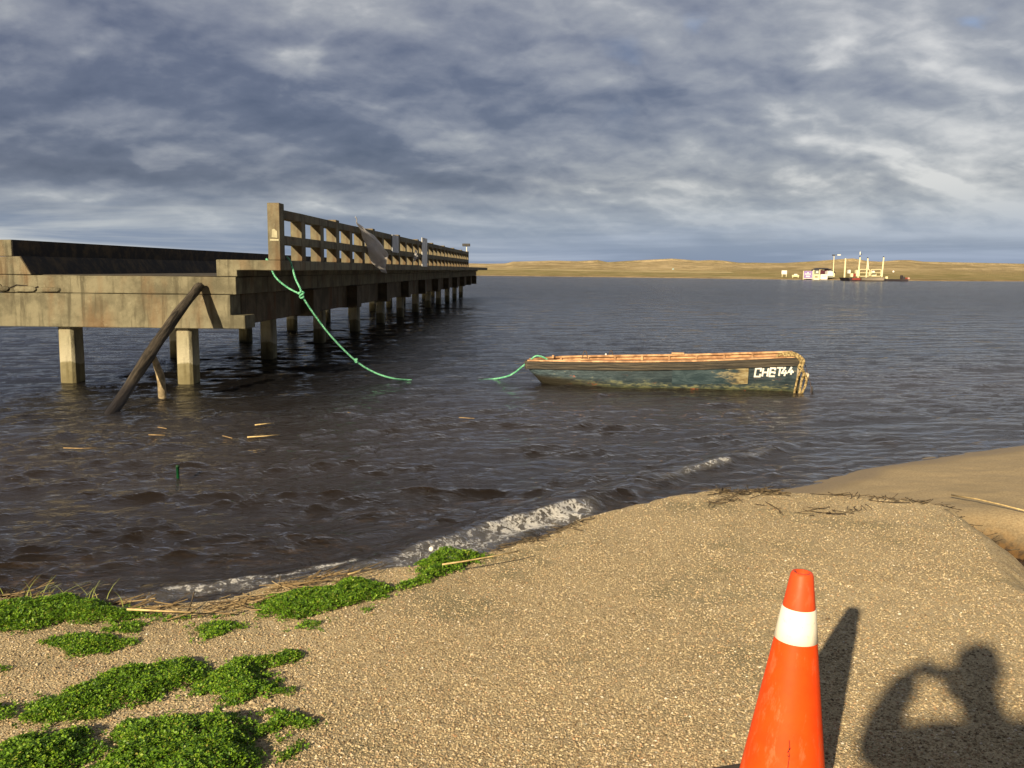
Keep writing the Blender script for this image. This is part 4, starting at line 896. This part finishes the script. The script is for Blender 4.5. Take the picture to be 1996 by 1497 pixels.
fbox('board', 1586.5, 526.5, 1596.8, 535, MGRY, t_); fbox('board', 1586.5, 535.05, 1596.8, 543.3, MCRM, t_); fbox('frame', 1585.2, 526, 1586.4, 545, MCRM, t_); fbox('frame', 1596.9, 525.5, 1598.1, 545, MCRM, t_); fbox('frame', 1586.5, 543.4, 1596.8, 545, MWH, t_); fbox('lettering', 1590.3, 528.3, 1594.5, 532.2, MPAL, t_, y=-.06, dp=.05)
fbox('lettering', 1588, 538.2, 1594, 541.2, MGRY, t_, y=-.06, dp=.05)
t_ = fthing('white_sign', 1606, 'white sign panel with a grey line of writing in front of the maroon building', 'sign', 246.0)
fbox('board', 1599.5, 534.7, 1613, 544.8, MWH, t_, 246.); fbox('lettering', 1602.5, 537.4, 1610, 538.6, MPAN, t_, 246., y=-.06, dp=.05)
D2 = 252.; t_ = fthing('building', 1606, 'low maroon building with a dark curved roof on the far shore', 'building', D2)
fbox('wall', 1595, 526.5, 1613, 544, MMAR, t_, D2, 4); fbox('window', 1603.5, 524.6, 1606, 527.5, MGRY, t_, D2, .1, -.12)
O = t_.location; V = []; xs_ = [(1591, 526.5), (1596, 523.2), (1601, 522.1), (1611, 522.3), (1618, 525), (1624.5, 529), (1627, 531)]
for D_ in (D2 - .5, D2 + 4.5):
    for x, y in xs_: V += [(FX(x, D2) - O.x, D_ - O.y, FZ(x, y, D2) - O.z), (FX(x, D2) - O.x, D_ - O.y, FZ(x, y + 2.2, D2) - O.z)]
m_ = len(xs_); F = []
for i in range(m_ - 1):
    for k in (0, 1): a = 2 * m_ * k + 2 * i; F.append((a, a + 1, a + 3, a + 2))
    F += [(2 * i, 2 * i + 2, 2 * m_ + 2 * i + 2, 2 * m_ + 2 * i), (2 * i + 1, 2 * m_ + 2 * i + 1, 2 * m_ + 2 * i + 3, 2 * i + 3)]
F += [(0, 1, 2 * m_ + 1, 2 * m_), (2 * m_ - 2, 4 * m_ - 2, 4 * m_ - 1, 2 * m_ - 1)]
mesh('roof', V, F, MRUF, t_)
fbox('annex_wall', 1613.05, 531, 1625, 543, MMAR, t_, D2, 3)
t_ = fthing('white_kiosk', 1618, 'small white kiosk at the right end of the maroon building', 'kiosk', 249.0)
fbox('wall', 1612.8, 529, 1623.4, 537.8, MWH, t_, 249., 2); fbox('roof', 1615.5, 527.8, 1620.5, 528.95, MWH, t_, 249., 2); fbox('side_panel', 1623.45, 532, 1626.5, 539.5, MCRM, t_, 249., 2); fbox('base', 1614, 537.9, 1624, 541.5, MGRY, t_, 249., 2)
t_ = fthing('street_lamp', 1623.5, 'tall pale street lamp beside the white kiosk', 'street lamp', 250.0)
O = t_.location; MB().tube([Vector((FX(1623.7, 250.), 250, FZ(1623.7, 544, 250.))) - O, Vector((FX(1623.7, 250.), 250, FZ(1623.7, 499, 250.))) - O], [.15, .09], 8).build('pole', MCRM, t_)
fbox('lamp_head', 1620.5, 496.2, 1625.5, 498.6, MDK, t_, 250.); fbox('lamp_arm', 1625.6, 496.6, 1630, 497.3, MDK, t_, 250., .2, .05); fbox('lamp_head', 1630.1, 495.9, 1636.5, 498, MWH, t_, 250.)
t_ = fthing('road_sign', 1528.5, 'small white sign on two thin posts on the far green bank', 'sign', 262.0)
fbox('board', 1523.5, 527.2, 1533.5, 534.6, MWH, t_, 262.); fbox('post', 1524.2, 534.7, 1525, 540, MCRM, t_, 262., .2); fbox('post', 1532.2, 534.7, 1533, 540, MCRM, t_, 262., .2)
t_ = fthing('low_sign', 1550, 'low cream sign block standing in the grass left of the purple billboard', 'sign', 258.0)
fbox('board', 1544, 536, 1557.3, 539.2, MCRM, t_, 258.); fbox('top_board', 1548, 534, 1554, 535.9, MWH, t_, 258.); fbox('post', 1545, 539.25, 1545.8, 542, MCRM, t_, 258., .2); fbox('post', 1555.5, 539.25, 1556.3, 542, MCRM, t_, 258., .2)
# ferry
DFe = 222.0; FE = empty('cable_ferry', (FX(1690, DFe), DFe, 0)); tag(FE, 'dark flat ferry barge with four cream masts and hooped side rails', 'ferry'); O = FE.location
zw = lambda px, py: FZ(px, py, DFe)
def fpt(px, py, y): return Vector((FX(px, DFe) - O.x, y, zw(px, py)))
V = []; 
for y in (0, 6.5):
    V += [(FX(1654.5, DFe) - O.x, y, zw(1655, 541.3)), (FX(1726, DFe) - O.x, y, zw(1726, 543.3)), (FX(1724, DFe) - O.x, y, -.3), (FX(1659, DFe) - O.x, y, -.3)]
mesh('hull', V, [(0, 3, 2, 1), (4, 5, 6, 7), (0, 1, 5, 4), (1, 2, 6, 5), (2, 3, 7, 6), (3, 0, 4, 7)], MHUL, FE)
def fe(name, a, b, c, d, mat, y=0., dp=.3, bevel=0.):
    return MB().box(FX(a, DFe) - O.x, FX(c, DFe) - O.x, y, y + dp, zw((a + c) / 2, d), zw((a + c) / 2, b)).build(name, mat, FE, bevel=bevel)
fe('ramp', 1679, 540.8, 1723, 546.6, MDECK, -.25, .24); fe('bow_plate', 1661, 542, 1677, 545.8, MRED, -.12, .11)
def mast(px, y0_, y1_, dep, r=.19, lean=1.3):
    a = fpt(px - lean / 2, y1_, dep); b_ = fpt(px + lean / 2, y0_, dep); MB().tube([a, b_], [r, r * .8], 8).build('mast', MCRM, FE)
mast(1662.2, 503, 541, 5.5, .21, .2); mast(1675.0, 501.5, 541, .5, .19, 1.8); mast(1706.2, 503, 541, 5.5, .19, 1.4); mast(1721.2, 501.8, 540, .5, .19, 1.6)
MB().tube([fpt(1706.6, 505, 5.4), fpt(1709.2, 526, 5.4)], .08, 6).build('stay', MWH, FE)
fe('mast_light', 1675, 490.5, 1676.6, 496.5, MWH, .5, .25); fe('mast_lantern', 1676.7, 494, 1678.3, 497, MDK, .5, .25); fe('mast_cap', 1675, 499.3, 1676.4, 501.4, MDK, .5, .25)
fe('mast_cap', 1705.8, 500.8, 1707.4, 502.8, MDK, 5.5, .25); fe('mast_cap', 1721.2, 499.7, 1722.8, 501.6, MDK, .5, .25)
def hooprail(a, b, c, d, dep):
    r_x = 2.2; r_y = 2.2; pts = []
    for cx_, cy_, a0 in ((c - r_x, b + r_y, 90), (c - r_x, d - r_y, 0), (a + r_x, d - r_y, -90), (a + r_x, b + r_y, -180)):
        for k in range(5): an_ = R(a0 - 22.5 * k); pts.append(fpt(cx_ + r_x * math.cos(an_), cy_ - r_y * math.sin(an_), dep))
    MB().tube(pts + [pts[0]], .085, 6).build('side_rail', MCRM, FE); MB().tube([fpt(a + .5, (b + d) / 2, dep), fpt(c - .5, (b + d) / 2, dep)], .07, 6).build('rail_bar', MCRM, FE)
hooprail(1676, 525, 1696, 538.5, .4); hooprail(1698.5, 525.2, 1718, 538.5, .4)
fe('winch_box', 1669.6, 526.5, 1675.2, 538.8, MCRM, .2, 1.2, .04); fe('cabinet', 1664, 526, 1667.8, 533, MWH, 3.5, 1.); fe('red_pump', 1664.5, 533.1, 1668.8, 540, MRED, .3, .8, .05); fe('yellow_box', 1659.8, 533, 1664, 539.5, MCRM, .4, .8)
fe('control_cabin', 1704, 531.2, 1716, 538.9, MCRM, 2.5, 1.5); fe('cabin_window', 1705.5, 533, 1714.5, 535.5, MGRY, 2.4, .08); fe('cabin_top', 1708.5, 527.8, 1712.5, 531.1, MWH, 2.6, 1.2)
PE = empty('moored_boat', (FX(1748, 224.), 224., 0)); tag(PE, 'low dark open boat with a black outboard moored right of the ferry', 'boat'); O2 = PE.location
def pe(name, a, b, c, d, mat, y=0., dp=1.5, bevel=0.): return MB().box(FX(a, 224.) - O2.x, FX(c, 224.) - O2.x, y, y + dp, FZ((a + c) / 2, d, 224.), FZ((a + c) / 2, b, 224.)).build(name, mat, PE, bevel=bevel)
pe('hull', 1727, 544.2, 1771, 549, MHUL, bevel=.1); pe('outboard', 1757.5, 536.5, 1762, 544, MHUL, .4, .6, .12); pe('outboard', 1762.1, 539, 1766, 544, MDK, .4, .6, .12); pe('fender', 1771.2, 541, 1774.5, 544.5, simple('faded_pink', (.55, .33, .30), .7), .2, .5, .1); pe('red_box', 1767, 541.2, 1771, 544, MRED, .5, .5)
pe('crate', 1727.5, 539, 1731.5, 543.2, MCRM, .2, .6, .03)
for px, py, D_, lab in ((1741.5, 529.5, 300, 'lone pale boulder on the dune slope behind the ferry'), (1312, 525.3, 330, 'pale blue drum on the dune foot right of the tallest left dune')):
    bm = bmesh.new(); bmesh.ops.create_icosphere(bm, subdivisions=2, radius=.32 * D_ / 300)
    for v in bm.verts: v.co *= random.uniform(.85, 1.1); v.co.z *= 1.2
    nm = 'boulder' if px > 1700 else 'drum'; me = bpy.data.meshes.new(nm); bm.to_mesh(me); bm.free(); me.materials.append(MWH if px > 1700 else simple('pale_blue', (.35, .5, .5), .6))
    o = link(bpy.data.objects.new(nm, me)); o.location = pd(px, py, D_); tag(o, lab, nm)

# ------------------------------------------------------------------ the photographer, standing behind the lens, who casts the shadow on the gravel
PB = empty('person', (.05, -.46, gz(.05, -.46))); tag(PB, 'person in dark jacket standing and holding a phone up to take the picture', 'person')
def skin(name, chain, mat, sub=2):
    """chain: dict joint -> (pos, radius), edges from the order of links"""
    J, E_ = chain; keys = list(J); V = [Vector(J[k][0]) - PB.location for k in keys]
    me = bpy.data.meshes.new(name); me.from_pydata(V, [(keys.index(a), keys.index(b)) for a, b in E_], []); me.materials.append(mat)
    o = link(bpy.data.objects.new(name, me), PB); mo_ = o.modifiers.new('skin', 'SKIN'); mo_.use_smooth_shade = True
    for i, k in enumerate(keys):
        r_ = J[k][1]; me.skin_vertices[0].data[i].radius = r_ if isinstance(r_, tuple) else (r_, r_); me.skin_vertices[0].data[i].use_root = (i == 0)
    sb_ = o.modifiers.new('sub', 'SUBSURF'); sb_.levels = sub; sb_.render_levels = sub; return o
g0 = gz(.05, -.46)
J = {'pelvis': ((.05, -.47, 1.42), (.15, .11)), 'waist': ((.05, -.46, 1.58), (.13, .10)), 'chest': ((.04, -.45, 1.85), (.155, .115)), 'neckb': ((.02, -.42, 2.0), .075), 'neck': ((.01, -.38, 2.04), .055), 'jaw': ((-.005, -.33, 2.125), (.065, .075)), 'head': ((-.015, -.34, 2.22), (.092, .105)), 'crown': ((-.015, -.35, 2.31), (.075, .085)),
     'shl': ((-.15, -.44, 1.985), .062), 'ell': ((-.315, -.22, 1.845), .048), 'fal': ((-.235, -.14, 1.975), .044), 'wrl': ((-.145, -.075, 2.07), .032), 'pal': ((-.085, -.055, 2.095), (.058, .038)),
     'shr': ((.23, -.45, 1.985), .062), 'elr': ((.27, -.29, 1.72), .048), 'far': ((.16, -.18, 1.84), .042), 'wrr': ((.075, -.09, 1.935), .034), 'par': ((.06, -.045, 2.0), (.046, .03))}
Ed = [('pelvis', 'waist'), ('waist', 'chest'), ('chest', 'neckb'), ('neckb', 'neck'), ('neck', 'jaw'), ('jaw', 'head'), ('head', 'crown'), ('chest', 'shl'), ('shl', 'ell'), ('ell', 'fal'), ('fal', 'wrl'), ('wrl', 'pal'), ('chest', 'shr'), ('shr', 'elr'), ('elr', 'far'), ('far', 'wrr'), ('wrr', 'par')]
for sx, n_ in ((-1, 'l'), (1, 'r')):
    x = .05 + sx * .10
    J.update({'hip' + n_: ((x, -.47, 1.36), .095), 'kn' + n_: ((x + sx * .02, -.45, g0 + .50), .062), 'an' + n_: ((x + sx * .03, -.49, g0 + .09), .042), 'ft' + n_: ((x + sx * .04, -.40, g0 + .045), .042), 'to' + n_: ((x + sx * .05, -.28, g0 + .035), .032)})
    Ed += [('pelvis', 'hip' + n_), ('hip' + n_, 'kn' + n_), ('kn' + n_, 'an' + n_), ('an' + n_, 'ft' + n_), ('ft' + n_, 'to' + n_)]
    w_ = 'pal' if sx < 0 else 'par'; wx = -.085 if sx < 0 else .06; wz = 2.095 if sx < 0 else 2.0; s_ = -sx
    for i, (dz_, ln) in enumerate(((.012, .030), (.004, .034), (-.006, .032), (-.016, .026))):      # fingers curl over the far end of the phone
        q = wz - (0 if sx > 0 else .018) + dz_ * 1.6
        J.update({'f%s%da' % (n_, i): ((wx + s_ * .030, -.022 - .002 * i, q), .0095), 'f%s%db' % (n_, i): ((wx + s_ * (.030 + ln * .7), -.030, q - .006), .0085)})
        Ed += [(w_, 'f%s%da' % (n_, i)), ('f%s%da' % (n_, i), 'f%s%db' % (n_, i))]
    J.update({'t%sa' % n_: ((wx + s_ * .02, -.055, wz - .03), .011), 't%sb' % n_: ((wx + s_ * .045, -.045, wz - .045), .0095)}); Ed += [(w_, 't%sa' % n_), ('t%sa' % n_, 't%sb' % n_)]
MSK = simple('skin', (.45, .27, .19), .6, .1); MJK = simple('dark_jacket', (.05, .055, .07), .85, .3, 12); MTR = simple('blue_jeans', (.06, .08, .13), .9, .3, 14); MHR = simple('brown_hair', (.05, .03, .02), .8, .4, 30); MBT = simple('leather_boot', (.07, .045, .03), .6)
skin('body', (J, Ed), MSK)
g_ = lambda k, r_: (J[k][0], r_)
skin('jacket', ({'c': g_('chest', (.185, .145)), 'w': g_('waist', (.155, .125)), 'h': ((.05, -.47, 1.38), (.17, .13)), 'n': ((.02, -.43, 1.965), .085), 'sl': g_('shl', .100), 'el': g_('ell', .085), 'fl': g_('fal', .064), 'wl': ((-.15, -.085, 2.06), .055), 'sr': g_('shr', .075), 'er': g_('elr', .060), 'fr': g_('far', .052), 'wr': ((.08, -.095, 1.925), .048)},
     [('c', 'w'), ('w', 'h'), ('c', 'n'), ('c', 'sl'), ('sl', 'el'), ('el', 'fl'), ('fl', 'wl'), ('c', 'sr'), ('sr', 'er'), ('er', 'fr'), ('fr', 'wr')]), MJK)
skin('trousers', ({'p': ((.05, -.47, 1.40), (.16, .12)), 'hl': g_('hipl', .11), 'kl': g_('knl', .078), 'al': ((J['anl'][0][0], -.49, g0 + .14), .065), 'hr': g_('hipr', .11), 'kr': g_('knr', .078), 'ar': ((J['anr'][0][0], -.49, g0 + .14), .065)}, [('p', 'hl'), ('hl', 'kl'), ('kl', 'al'), ('p', 'hr'), ('hr', 'kr'), ('kr', 'ar')]), MTR)
skin('hair', ({'a': ((-.015, -.385, 2.22), (.097, .098)), 'b': ((-.015, -.365, 2.295), (.09, .095)), 'c': ((-.015, -.33, 2.325), (.06, .06))}, [('a', 'b'), ('b', 'c')]), MHR)
for n_ in 'lr':
    a_, b_, c_ = J['an' + n_][0], J['ft' + n_][0], J['to' + n_][0]
    skin('shoe', ({'h': ((a_[0], -.52, g0 + .05), .052), 'm': ((b_[0], b_[1], g0 + .055), .054), 't': ((c_[0], c_[1], g0 + .045), .044), 'k': ((a_[0], -.50, g0 + .13), .055)}, [('h', 'm'), ('m', 't'), ('h', 'k')]), MBT)
mf = MB(); mf.tube([(-.01 - .05, -.245 + .46, 2.165 - g0), (-.01 - .05, -.225 + .46, 2.135 - g0)], [.010, .016], 8); mf.build('nose', MSK, PB, True)
for x in (-.035, .035): MB().tube([(x - .065, -.262 + .46, 2.195 - g0), (x - .065, -.252 + .46, 2.195 - g0)], [.014, .010], 10).build('eye', MWH, PB, True)
MB().tube([(-.09, -.25 + .46, 2.105 - g0), (-.04, -.25 + .46, 2.105 - g0)], .006, 6).build('mouth', simple('lips', (.35, .15, .12), .5), PB, True)
for x in (-.105, .08): MB().tube([(x - .05, -.35 + .46, 2.215 - g0), (x - .05, -.345 + .46, 2.165 - g0)], [.018, .012], 8).build('ear', MSK, PB, True)
ph_ = empty('phone', (0, -.02, 2.045)); tag(ph_, 'black phone held sideways in both hands of the person', 'phone')
MB().box(-.062, .062, -.008, .006, -.032, .032).build('phone_body', MDK, ph_, bevel=.004); MB().box(-.05, .05, -.0095, -.0085, -.027, .027).build('screen', simple('dark_screen', (.01, .012, .015), .15), ph_)
